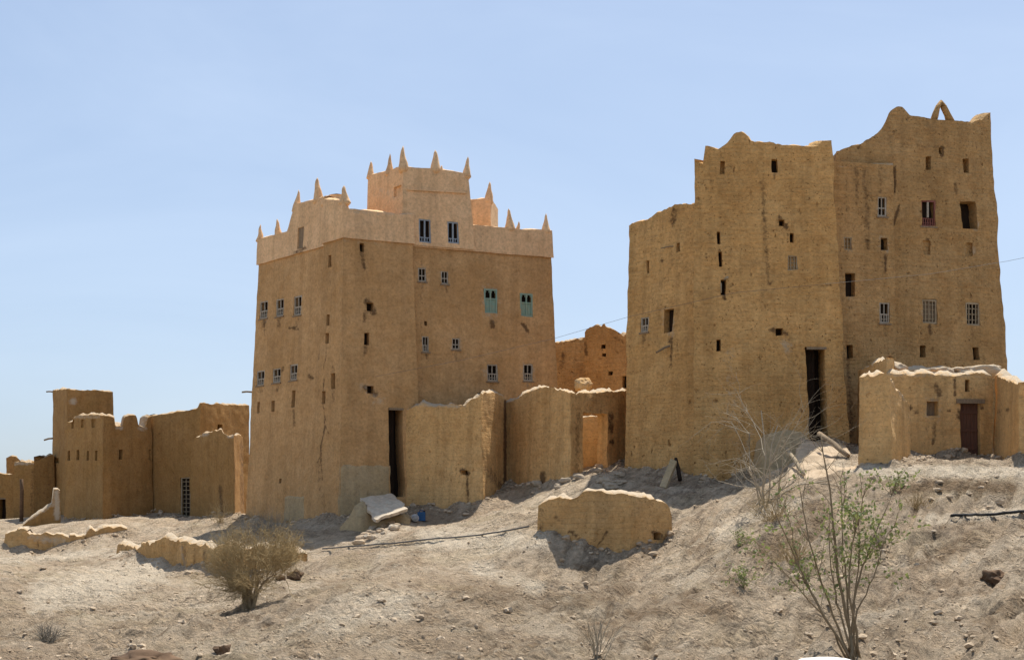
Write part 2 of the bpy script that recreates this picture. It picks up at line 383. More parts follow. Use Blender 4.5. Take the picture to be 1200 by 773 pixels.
class MB:
    """collects the faces of ONE mesh object"""
    def __init__(self): self.v = []; self.f = []; self.m = []; self.n = 0; self.at = {}
    def add(self, v, f, mi=0, **attrs):
        v = np.asarray(v, float).reshape(-1, 3)
        o = self.n
        self.v.append(v); self.n += len(v)
        for fc in f: self.f.append([int(i) + o for i in fc]); self.m.append(mi)
        for k, a in attrs.items(): self.at.setdefault(k, []).append((o, np.asarray(a)))
    def box(self, c, ax, ay, az, mi=0, jit=0.0):
        c = np.asarray(c, float); ax, ay, az = (np.asarray(a, float) for a in (ax, ay, az))
        v = np.array([c + sx * ax + sy * ay + sz * az for sz in (-1, 1) for sy in (-1, 1) for sx in (-1, 1)])
        if jit: v += vnoise(v, 1.7) * jit
        self.add(v, [(0, 2, 3, 1), (4, 5, 7, 6), (0, 1, 5, 4), (2, 6, 7, 3), (0, 4, 6, 2), (1, 3, 7, 5)], mi)
    def tube(self, pts, rad, n=5, mi=0, cap=True):
        pts = np.asarray(pts, float); k = len(pts)
        rad = np.full(k, rad) if np.isscalar(rad) else np.asarray(rad)
        t = np.gradient(pts, axis=0); t /= np.linalg.norm(t, axis=1)[:, None] + 1e-9
        ref = np.array([0, 0, 1.0]) if abs(t[0][2]) < 0.9 else np.array([1.0, 0, 0])
        a = np.cross(t, ref); a /= np.linalg.norm(a, axis=1)[:, None] + 1e-9
        b = np.cross(t, a)
        th = np.arange(n) * 2 * math.pi / n
        ring = np.cos(th)[None, :, None] * a[:, None] + np.sin(th)[None, :, None] * b[:, None]
        v = (pts[:, None] + ring * rad[:, None, None]).reshape(-1, 3)
        f = [(i * n + j, i * n + (j + 1) % n, (i + 1) * n + (j + 1) % n, (i + 1) * n + j) for i in range(k - 1) for j in range(n)]
        if cap: f += [tuple(range(n))[::-1], tuple(range((k - 1) * n, k * n))]
        self.add(v, f, mi)
    def rock(self, c, size, seed, rough=0.3, sub=2, mi=0, flat=1.0, pale=0.0):
        v, f = ICO[sub]
        v = v.copy()
        off = np.array([seed * 7.31 % 50, seed * 3.77 % 50, seed * 1.93 % 50])
        d = 1 + rough * n1(v + off, 1.1) + rough * 0.6 * n1(v + off, 2.7)
        v = v * d[:, None]
        v = np.sign(v) * np.abs(v) ** 0.88
        v = v * np.asarray(size) * np.array([1, 1, flat]) + np.asarray(c)
        if pale: v = v + vnoise(v, 4.0) * 0.05
        self.add(v, f, mi, **({'pale': np.full(len(v), pale)} if pale else {}))
    def finish(self, name, mats, parent=None, loc=None, smooth=True):
        v = np.concatenate(self.v)
        o0 = origin_of(parent)
        l = np.zeros(3) if loc is None else np.asarray(loc, float)
        me = bpy.data.meshes.new(name)
        me.from_pydata((v - o0 - l).tolist(), [], self.f)
        mats = mats if isinstance(mats, (list, tuple)) else [mats]
        for m in mats: me.materials.append(m)
        if len(mats) > 1: me.polygons.foreach_set('material_index', self.m)
        if smooth: me.polygons.foreach_set('use_smooth', [True] * len(me.polygons))
        for k, parts in self.at.items():
            arr = np.zeros(len(v), np.float32)
            for o, a in parts: arr[o:o + len(a)] = a
            at = me.attributes.new(k, 'FLOAT', 'POINT'); at.data.foreach_set('value', arr)
        me.update()
        ob = bpy.data.objects.new(name, me); COL.objects.link(ob)
        ob.location = tuple(l)
        if parent is not None: ob.parent = parent
        return ob

def _ico(sub):
    t = (1 + 5 ** 0.5) / 2
    v = [(-1, t, 0), (1, t, 0), (-1, -t, 0), (1, -t, 0), (0, -1, t), (0, 1, t), (0, -1, -t), (0, 1, -t), (t, 0, -1), (t, 0, 1), (-t, 0, -1), (-t, 0, 1)]
    f = [(0, 11, 5), (0, 5, 1), (0, 1, 7), (0, 7, 10), (0, 10, 11), (1, 5, 9), (5, 11, 4), (11, 10, 2), (10, 7, 6), (7, 1, 8), (3, 9, 4), (3, 4, 2), (3, 2, 6), (3, 6, 8), (3, 8, 9), (4, 9, 5), (2, 4, 11), (6, 2, 10), (8, 6, 7), (9, 8, 1)]
    v = [np.array(a, float) / np.linalg.norm(a) for a in v]
    for _ in range(sub):
        cache = {}; nf = []
        def midp(a, b):
            k = (min(a, b), max(a, b))
            if k not in cache:
                p = v[a] + v[b]; v.append(p / np.linalg.norm(p)); cache[k] = len(v) - 1
            return cache[k]
        for a, b, c in f:
            x, y, z = midp(a, b), midp(b, c), midp(c, a)
            nf += [(a, x, z), (b, y, x), (c, z, y), (x, y, z)]
        f = nf
    return np.array(v), f
ICO = {k: _ico(k) for k in (0, 1, 2, 3)}

# ------------------------------------------------------------------ mud walls
class Shell:
    """walls standing on a plan polygon (counter-clockwise), leaning inwards, with openings and a ragged top"""
    def __init__(self, root, mat, Q, b=0.04, out=0.0, th=0.4, zref=0.0, amp=0.03, step=0.12, rag=0.03, dust=0.3, crest=0.05):
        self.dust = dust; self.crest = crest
        self.root, self.mat, self.Q = root, mat, [np.array(p, float) for p in Q]
        n = len(Q); self.n = n
        self.b = [b] * n if np.isscalar(b) else list(b)
        self.out, self.th, self.zref, self.amp, self.step, self.rag = out, [0.0] * n, zref, amp, step, rag
        self.thick = th
        self.mb = MB(); self.built = set(range(n))
        self.nrm = []
        for i in range(n):
            d = self.Q[(i + 1) % n] - self.Q[i]; d /= np.linalg.norm(d)
            self.nrm.append(np.array([d[1], -d[0]]))
    def corner(self, i, z, inner=False):
        i %= self.n; a, c = (i - 1) % self.n, i
        z = np.atleast_1d(z)
        def off(k): return self.b[k] * (z - self.zref) - self.out + (self.th[k] if inner else 0.0)
        na, nc = self.nrm[a], self.nrm[c]
        det = na[0] * nc[1] - na[1] * nc[0]
        Qi = self.Q[i]
        if abs(det) < 0.12:
            nn = na + nc; nn = nn / np.linalg.norm(nn)
            return Qi[None] - nn[None] * off(c)[:, None]
        ra = na @ Qi - off(a); rc = nc @ Qi - off(c)
        return np.stack([(ra * nc[1] - rc * na[1]) / det, (na[0] * rc - nc[0] * ra) / det], 1)
    def pt(self, i, s, z, inner=False):
        s = np.atleast_1d(s); z = np.atleast_1d(z)
        a, b = self.corner(i, z, inner), self.corner(i + 1, z, inner)
        xy = a + (b - a) * s[:, None]
        return np.concatenate([xy, (z + 0 * s)[:, None]], 1)
    def pix(self, i, px, py):
        u, v = (px - CX) / F, (HY - py) / F
        nn = self.nrm[i]
        t = (nn @ self.Q[i] + self.out + self.b[i] * self.zref) / (nn[0] * u + nn[1] + self.b[i] * v)
        z = t * v
        a, b = self.corner(i, z)[0], self.corner(i + 1, z)[0]
        s = ((np.array([u * t, t]) - a) @ (b - a)) / ((b - a) @ (b - a))
        return s, z
    def disp(self, p):
        return (vnoise(p, 0.8) * self.amp * 1.2 + vnoise(p, 2.6) * self.amp * 0.6) if self.amp else 0
    def face(self, i, top, zbot=-3.0, holes=(), strokes=(), pales=(), inner_bottom=None, pits=0, caps=(True, True)):
        a, b = self.corner(i, 0.0)[0], self.corner(i + 1, 0.0)[0]
        L = np.linalg.norm(b - a)
        if np.isscalar(top): ps, pz = np.array([0, 1.0]), np.array([top, top], float)
        else:
            sp = sorted(self.pix(i, *t) for t in top)
            ps, pz = np.array([p[0] for p in sp]), np.array([p[1] for p in sp])
        zmax = pz.max() + 0.35 * (self.rag > 0)
        strokes, pales = list(strokes), list(pales)
        for h in holes:
            if h[4] in ('white', 'teal', 'grille', 'lattice', 'red', 'blue', 'pale', 'dark') and self.mat is not M['plaster']:
                k_ = random.Random(int(h[0] * 7 + h[1]))
                x_, y_ = h[0] + k_.uniform(-.2, .2) * h[2], h[1] + h[3] / 2
                strokes.append(([(x_, y_ + 2), (x_ + k_.uniform(-2, 2), y_ + k_.uniform(6, 16))], k_.uniform(2.0, 3.6), k_.uniform(.35, .6)))
                if k_.random() < .55: pales.append(([(h[0] - 1, h[1] - h[3] * .3), (h[0] + 1, h[1] + h[3] * .4)], h[2] * k_.uniform(.75, 1.05), k_.uniform(.3, .55)))
        hr = []
        for h in holes:
            cx, cy, w, hh = h[:4]
            s0, s1 = self.pix(i, cx - w / 2, cy)[0], self.pix(i, cx + w / 2, cy)[0]
            z0, z1 = self.pix(i, cx, cy + hh / 2)[1], self.pix(i, cx, cy - hh / 2)[1]
            hr.append((s0, s1, max(z0, zbot + .01), z1))
        def lines(lo, hi, step, fixed):
            base = list(np.linspace(lo, hi, max(2, int(round((hi - lo) / step)) + 1)))
            fixed = sorted(set(round(f, 5) for f in fixed if lo < f < hi))
            base = [x for k, x in enumerate(base) if k in (0, len(base) - 1) or all(abs(x - f) > 0.35 * step for f in fixed)]
            return np.array(sorted(base + fixed))
        ss = lines(0, 1, self.step / L, [x for h in hr for x in h[:2]])
        zs = lines(zbot, zmax, self.step, [x for h in hr for x in h[2:]])
        nc, nr = len(ss), len(zs)
        zt = np.interp(ss, ps, pz)
        if self.rag:
            tp = self.pt(i, ss, zt)
            chip = np.round(1.6 * n1(tp, 2.3, 15.0)) * 0.55 + np.minimum(0, n1(tp, 0.9, 44.0)) * 1.2
            zt = zt + self.rag * (0.8 * n1(tp, 1.3, 5.0) + 0.7 * n1(tp, 5.0, 8.0) + chip)
        zz = np.minimum(zs[None, :], zt[:, None])        # columns x rows
        s2 = np.repeat(ss[:, None], nr, 1)
        p = self.pt(i, s2.ravel(), zz.ravel())
        p = p + self.disp(p)
        idx = np.arange(nc * nr).reshape(nc, nr)
        inh = np.zeros((nc - 1, nr - 1), bool)
        boxes = []
        for (s0, s1, z0, z1) in hr:
            c0, c1 = np.argmin(abs(ss - s0)), np.argmin(abs(ss - s1))
            r0, r1 = np.argmin(abs(zs - z0)), np.argmin(abs(zs - z1))
            c1 = max(c1, c0 + 1); r1 = max(r1, r0 + 1)
            inh[c0:c1, r0:r1] = True; boxes.append((c0, c1, r0, r1))
        ok = (zz[:-1, 1:] - zz[:-1, :-1] > 1e-6) | (zz[1:, 1:] - zz[1:, :-1] > 1e-6)
        fs = []
        for c, r in zip(*np.nonzero(ok & ~inh)):
            fs.append((idx[c, r], idx[c + 1, r], idx[c + 1, r + 1], idx[c, r + 1]))
        px = CX + p[:, 0] / p[:, 1] * F; py = HY - p[:, 2] / p[:, 1] * F
        st = self.stroke_field(px, py, strokes); pl = self.stroke_field(px, py, pales)
        self.mb.add(p, fs, 0, stain=st, pale=pl)
        # coping and the inner side
        self.thick_on(True)
        po = p[idx[:, nr - 1]]
        pin = self.pt(i, ss, zt, True); pin = pin + self.disp(pin)
        zib = (inner_bottom if inner_bottom is not None else zt.min() - 0.3)
        mids = 0.5 * (po + pin); mids[:, 2] += self.crest * (1 + (1.2 * n1(mids, 0.7, 3.0) + 0.8 * n1(mids, 3.7, 13.0) if self.rag else 0))
        pb = self.pt(i, ss, np.minimum(np.full(nc, zib), zt), True)
        pm = pin.copy(); pm[:, :2] = 0.5 * (pin[:, :2] + pb[:, :2]); pm[:, 2] = 0.5 * (pin[:, 2] + pb[:, 2])
        skip = set()
        for h, (c0, c1, r0, r1) in zip(holes, boxes):
            if h[4] == 'gap':
                cs = np.arange(c0, c1 + 1)
                pm[cs] = self.pt(i, ss[cs], np.full(len(cs), zs[r1]), True)
                skip |= {3 * (nc - 1) + c for c in range(c0, c1)}
        self.thick_on(False)
        vv = np.concatenate([po, mids, pin, pm, pb])
        ff = [(k * nc + c, k * nc + c + 1, (k + 1) * nc + c + 1, (k + 1) * nc + c) for k in range(4) for c in range(nc - 1) if k * (nc - 1) + c not in skip]
        top_pale = np.zeros(len(vv)); top_pale[nc:3 * nc] = self.dust; top_pale[:nc] = self.dust * .5  # wall tops lightened in colour to give the bright sunlit rim
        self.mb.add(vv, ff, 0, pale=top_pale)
        for side, on in ((0, caps[0]), (nc - 1, caps[1])):
            if not on: continue
            outer = p[idx[side]]
            inn = self.pt_in(i, np.full(nr, ss[side]), zz[side])
            inn = inn + self.disp(inn)
            v2 = np.concatenate([outer, 0.5 * (outer + inn), inn])
            f2 = [(k * nr + r, k * nr + r + 1, (k + 1) * nr + r + 1, (k + 1) * nr + r) for k in (0, 1) for r in range(nr - 1)]
            self.mb.add(v2, f2, 0)
        # openings
        en = np.array([*self.nrm[i], 0.0])
        for h, (c0, c1, r0, r1) in zip(holes, boxes):
            if h[4] == 'void': continue
            if h[4] == 'gap':
                self.gap(p, idx, c0, c1, r0, r1, en); continue
            kind = h[4]; opt = h[5] if len(h) > 5 else {}
            self.opening(i, p, idx, c0, c1, r0, r1, en, kind, opt)
        return self
    def pt_in(self, i, s, z):
        self.thick_on(True)
        r = self.pt(i, s, z, True); self.thick_on(False)
        return r
    def thick_on(self, on):
        for k in range(self.n): self.th[k] = self.thick if (on and k in self.built) else 0.0
    def stroke_field(self, px, py, strokes):
        out = np.zeros(len(px))
        for pts, r, k in strokes:
            pts = np.array(pts, float)
            if len(pts) == 1: pts = np.vstack([pts, pts + 0.01])
            dmin = np.full(len(px), 1e9)
            for a, b in zip(pts[:-1], pts[1:]):
                d = b - a; t = np.clip(((px - a[0]) * d[0] + (py - a[1]) * d[1]) / (d @ d), 0, 1)
                dmin = np.minimum(dmin, np.hypot(px - a[0] - t * d[0], py - a[1] - t * d[1]))
            out = np.maximum(out, k * np.clip(1.35 - dmin / r, 0, 1))
        return out
    def opening(self, i, p, idx, c0, c1, r0, r1, en, kind, opt):
        NAMES = {'slit': 'loophole', 'niche': 'niche', 'white': 'window', 'teal': 'window', 'blue': 'window', 'lattice': 'window', 'pale': 'window',
                 'red': 'window', 'dark': 'window', 'door': 'doorway', 'wooddoor': 'doorway', 'hole': 'wall_hole', 'shutter': 'window', 'grille': 'window', 'infill': 'doorway'}
        depth = opt.get('depth', {'slit': 0.32, 'niche': 0.10, 'door': 0.7, 'wooddoor': 0.25, 'dark': 0.28, 'hole': 0.35, 'infill': 0.12, 'lattice': 0.2, 'pale': .12}.get(kind, 0.26))
        ring = [idx[c, r0] for c in range(c0, c1 + 1)] + [idx[c1, r] for r in range(r0 + 1, r1 + 1)] + \
               [idx[c, r1] for c in range(c1 - 1, c0 - 1, -1)] + [idx[c0, r] for r in range(r1 - 1, r0, -1)]
        rp = p[ring]; k = len(ring)
        mb = MB()
        v = np.concatenate([rp + en * 0.001, rp - en * depth])
        mb.add(v, [(j, k + j, k + (j + 1) % k, (j + 1) % k) for j in range(k)], 0)
        sub = idx[c0:c1 + 1, r0:r1 + 1]; nc, nr = sub.shape
        bk = p[sub.ravel()] - en * depth
        mb.add(bk, [(a * nr + r, (a + 1) * nr + r, (a + 1) * nr + r + 1, a * nr + r + 1) for a in range(nc - 1) for r in range(nr - 1)], 1)
        back = {'niche': self.mat, 'wooddoor': M['doorwood'], 'infill': M['mudO'], 'pale': self.mat}.get(kind, M['board'])  # near-black plate closes the opening, its colour giving the unlit interior
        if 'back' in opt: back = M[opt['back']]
        ob = mb.finish(NAMES[kind], [self.mat, back], self.root)
        C = rp.mean(0)
        lo = p[idx[c0, r0]], p[idx[c1, r0]], p[idx[c0, r1]]
        ex = lo[1] - lo[0]; W = np.linalg.norm(ex[:2]); ex = np.array([ex[0], ex[1], 0]) / W
        H = lo[2][2] - lo[0][2]; ez = np.array([0, 0, 1.0])
        C = np.array([*(0.25 * (p[idx[c0, r0]] + p[idx[c1, r0]] + p[idx[c0, r1]] + p[idx[c1, r1]]))])
        self.joinery(ob, C, ex, ez, en, W, H, kind, opt)
    def gap(self, p, idx, c0, c1, r0, r1, en):
        ring = [idx[c0, r] for r in range(r0, r1 + 1)] + [idx[c, r1] for c in range(c0 + 1, c1 + 1)] + [idx[c1, r] for r in range(r1 - 1, r0 - 1, -1)]
        rp = p[ring]; k = len(ring); mb = MB()
        mb.add(np.concatenate([rp + en * .001, rp - en * (self.thick + .03)]), [(j, k + j, k + j + 1, j + 1) for j in range(k - 1)])
        mb.finish('doorway', self.mat, self.root)
    def joinery(self, ob, C, ex, ez, en, W, H, kind, opt):
        def bar(mb, x0, x1, z0, z1, y=-0.06, t=0.03):
            mb.box(C + ex * (x0 + x1) / 2 + ez * (z0 + z1) / 2 + en * y, ex * (x1 - x0) / 2, en * t, ez * (z1 - z0) / 2)
        w, h = W / 2, H / 2
        fw = min(0.055, W * 0.14)
        def frame(mb, y=-0.06):
            bar(mb, -w - 0.01, -w + fw, -h - .01, h + .01, y); bar(mb, w - fw, w + 0.01, -h - .01, h + .01, y)
            bar(mb, -w + fw, w - fw, h - fw, h + .01, y); bar(mb, -w + fw, w - fw, -h - .01, -h + fw, y)
        if kind in ('white', 'blue', 'grille', 'pale', 'red', 'lattice'):
            mat = {'white': 'white', 'blue': 'blue', 'grille': 'palewood', 'pale': 'palewood', 'red': 'redwood', 'lattice': 'palewood'}[kind]
            mb = MB(); frame(mb)
            if kind == 'white':
                bar(mb, -fw * .3, fw * .3, -h + fw, h - fw, -.065, .025)
                zc = -h * 0.15
                bar(mb, -w + fw, -fw * .3, zc - fw * .4, zc + fw * .4, -.066, .022); bar(mb, fw * .3, w - fw, zc - fw * .4, zc + fw * .4, -.066, .022)
                if opt.get('low', 1):
                    for t in (-0.5, 0.5): bar(mb, t * w - fw * .3, t * w + fw * .3, -h + fw, zc - fw * .4, -.07, .02)
                    bar(mb, -w + fw, w - fw, -h * .6 - fw * .3, -h * .6 + fw * .3, -.09, .012)
            elif kind == 'blue':
                bar(mb, -fw * .55, fw * .55, -h + fw, h - fw, -.065, .03)
                for sg in (-1, 1):
                    a, b2 = sorted((sg * fw * .55, sg * (w - fw)))
                    bar(mb, a, b2, -h * .55 - fw * .3, -h * .55 + fw * .3, -.07, .02)
                    cx = sg * (w - fw) * .55
                    bar(mb, cx - fw * .25, cx + fw * .25, -h + fw, -h * .55 - fw * .3, -.07, .02)
            elif kind == 'red':
                mu = MB(); bar(mu, -fw * .6, fw * .6, -h * .3, h - fw, -.065, .03); mu.finish('mullion', M['white'], ob, smooth=False)
                for t in (-.62, -.3, .02, .34, .66): bar(mb, t * w - fw * .35, t * w + fw * .35, -h + fw, -h * .38, -.07, .022)
                for t in (-.72, -.38): bar(mb, -w + fw, w - fw, t * h - fw * .4, t * h + fw * .4, -.10, .012)
            elif kind in ('grille', 'lattice', 'pale'):
                nx, nz = opt.get('n', (3, 5))
                for a in range(1, nx + 1):
                    t = -1 + 2 * a / (nx + 1); bar(mb, t * w - fw * .28, t * w + fw * .28, -h + fw, h - fw, -.065, .02)
                for a in range(1, nz + 1):
                    t = -1 + 2 * a / (nz + 1); bar(mb, -w + fw, w - fw, t * h - fw * .28, t * h + fw * .28, -.10, .014)
            mb.finish('window_frame', M[mat], ob, smooth=False)
            if kind == 'white' or kind == 'red':
                s = MB(); bar(s, -w - .05, w + .05, -h - .07, -h - .012, 0.005, .05)
                s.finish('sill', M['timber'], ob, smooth=False)
            if opt.get('panel'):
                s = MB(); bar(s, -w + fw, 0 - fw * .5, -h * .1, h - fw, -.12, .01); s.finish('shutter', M['palewood'], ob, smooth=False)
        elif kind == 'teal':
            mb = MB(); frame(mb, -.03)
            bar(mb, -fw * .5, fw * .5, -h + fw, h - fw, -.035, .03)
            for sg in (-1, 1):
                a, b2 = sorted((sg * fw * .5, sg * (w - fw))); zc = h * .2
                bar(mb, a, b2, zc - fw * .5, zc + fw * .5, -.036, .024)
                m = (a + b2) / 2                                        # pointed heads of the two openings
                bar(mb, a, a + (b2 - a) * .22, h * .72, h - fw, -.05, .012); bar(mb, b2 - (b2 - a) * .22, b2, h * .72, h - fw, -.05, .012)
            mb.finish('window_frame', M['teal'], ob, smooth=False)
            for sg in (-1, 1):
                a, b2 = sorted((sg * (fw * .5 + .004), sg * (w - fw - .004)))
                s = MB(); bar(s, a, b2, -h + fw + .004, h * .2 - fw * .5 - .004, -.06, .012)
                g = (b2 - a) * .2
                bar(s, a + g, b2 - g, -h * .75, -h * .15, -.044, .006)
                s.finish('shutter', M['teal'], ob, smooth=False)
        elif kind == 'shutter':
            s = MB()
            for t in np.linspace(-w + .01, w - .01, 4)[:-1]: bar(s, t + .005, t + (2 * w - .02) / 3 - .005, -h + .01, h - .01, -.08, .015)
            s.finish('shutter', M['timber'], ob, smooth=False)
        elif kind == 'wooddoor':
            s = MB()
            nb = 5
            for a in range(nb):
                x0 = -w + .02 + a * (2 * w - .04) / nb; bar(s, x0 + .004, x0 + (2 * w - .04) / nb - .004, -h + .02, h - .03, -.17, .02)
            for t in (.7, .1, -.5): bar(s, -w + .03, w - .03, t * h - .05, t * h + .05, -.135, .012)
            dl = s.finish('door', M['doorwood'], ob, smooth=False)
            s = MB(); bar(s, -w - .15, w + .15, h - .02, h + .13, -.05, .09); s.finish('lintel', M['timber'], ob, smooth=False)
        elif kind == 'door':
            s = MB(); x1 = opt.get('leaf', 0.55)
            for a in range(3):
                x0 = -w + .03 + a * (2 * w * x1) / 3; bar(s, x0, x0 + 2 * w * x1 / 3 - .008, -h + .02, h - .04, -.55, .025)
            s.finish('door', M['board'], ob, smooth=False)
            s = MB(); bar(s, -w + .002, w - .002, h - .09, h - .005, -.10, .08); s.finish('lintel', M['timber'], ob, smooth=False)
        elif kind == 'infill':
            s = MB(); bar(s, -w - .02, w + .02, h - .14, h + .0, .05, .10); s.finish('lintel', M['concrete'], ob, smooth=False)
    def roof(self, z, faces=None, name='roof', mat=None):
        for k in (faces if faces is not None else range(self.n)): self.th[k] = self.thick * 0.9
        c = [self.corner(k, z, True)[0] for k in range(self.n)]
        for k in range(self.n): self.th[k] = 0.0
        mb = MB(); v = [(*a, z) for a in c] + [(*a, z - 0.25) for a in c]; n = self.n
        mb.add(v, [tuple(range(n)), tuple(range(2 * n - 1, n - 1, -1))] + [(k, n + k, n + (k + 1) % n, (k + 1) % n) for k in range(n)])
        return mb.finish(name, mat or self.mat, self.root, smooth=False)
    def patch(self, i, x0, x1, y0, y1, mat, name='plaster_patch', proud=0.035, jag=0.12):
        s0, zt = self.pix(i, x0, y0); s1, zb = self.pix(i, x1, y1)
        ns, nz = 14, 18
        S_, Z_ = np.meshgrid(np.linspace(s0, s1, ns), np.linspace(zb, zt, nz), indexing='ij')
        p = self.pt(i, S_.ravel(), Z_.ravel())
        L = np.linalg.norm(self.corner(i, 0)[0] - self.corner(i + 1, 0)[0])
        e = np.zeros((ns, nz)); 
        edge = np.ones((ns, nz)); edge[1:-1, 1:-1] = 0
        dj = vnoise(p, 2.1) * jag * edge.ravel()[:, None]
        en = np.array([*self.nrm[i], 0.0]); ex = np.array([-en[1], en[0], 0])
        p = p + self.disp(p) + (dj @ ex)[:, None] * ex + dj[:, 2:3] * np.array([0, 0, 1.0]) + en * (proud * (1 - 1.6 * edge.ravel()))[:, None]
        idx = np.arange(ns * nz).reshape(ns, nz); mb = MB()
        mb.add(p, [(idx[a, r], idx[a + 1, r], idx[a + 1, r + 1], idx[a, r + 1]) for a in range(ns - 1) for r in range(nz - 1)])
        return mb.finish(name, mat, self.root)
    def spout(self, i, px, py, tip, d_out=0.9, r=0.05, droop=0.1, name='wooden_spout'):
        s, z = self.pix(i, px, py); p = self.pt(i, s, z)[0]
        en = np.array([*self.nrm[i], 0.0]); ex = np.array([-en[1], en[0], 0])
        mb = MB(); t = p + en * d_out + ex * tip - np.array([0, 0, droop])
        mb.tube([p - en * 0.15, 0.5 * (p + t) + [0, 0, .02], t], [r, r * .9, r * .8], 6)
        return mb.finish(name, M['timber'], self.root)
    def done(self, name='wall'):
        return self.mb.finish(name, self.mat, self.root)

def horn(mb, base, h, r, seed, lean=(0, 0)):
    """a tapering mud pinnacle"""
    k = 9; n = 8
    t = np.linspace(0, 1, k)
    rad = r * (1 - t) ** (1.25 + 0.3 * math.sin(seed * 9)) * 0.85 + r * 0.14 * (t < 0.999)
    rad[0] *= 0.45
    lean = (lean[0] + 0.07 * math.sin(seed * 5), lean[1])
    pts = np.array(base) + np.stack([lean[0] * t, lean[1] * t, h * t - 0.1], 1)
    n0 = mb.n; mb.tube(pts, rad, n)
    mb.v[-1] = mb.v[-1] + vnoise(mb.v[-1] + seed, 3.0) * 0.05

def pinnacle(sh, i, tipx, tipy, basey, wpx, parent, mat, depth_in=0.18):
    s, z = sh.pix(i, tipx, basey); p = sh.pt(i, s, z)[0]
    en = np.array([*sh.nrm[i], 0.0]); p = p - en * depth_in
    ppm = F / p[1]
    mb = MB(); horn(mb, p - np.array([0, 0, 0.04]), (basey - tipy) / ppm + 0.14, wpx / ppm / 2 * 1.3, tipx * 0.37)
    return mb.finish('pinnacle', mat, parent)

def lerp2(a, b, t): return (a[0] + (b[0] - a[0]) * t, a[1] + (b[1] - a[1]) * t)
def shift(p, n, k): return (p[0] - n[0] * k, p[1] - n[1] * k)
def nrm2(a, b):
    d = np.array(b) - np.array(a); d = d / np.linalg.norm(d); return (d[1], -d[0])

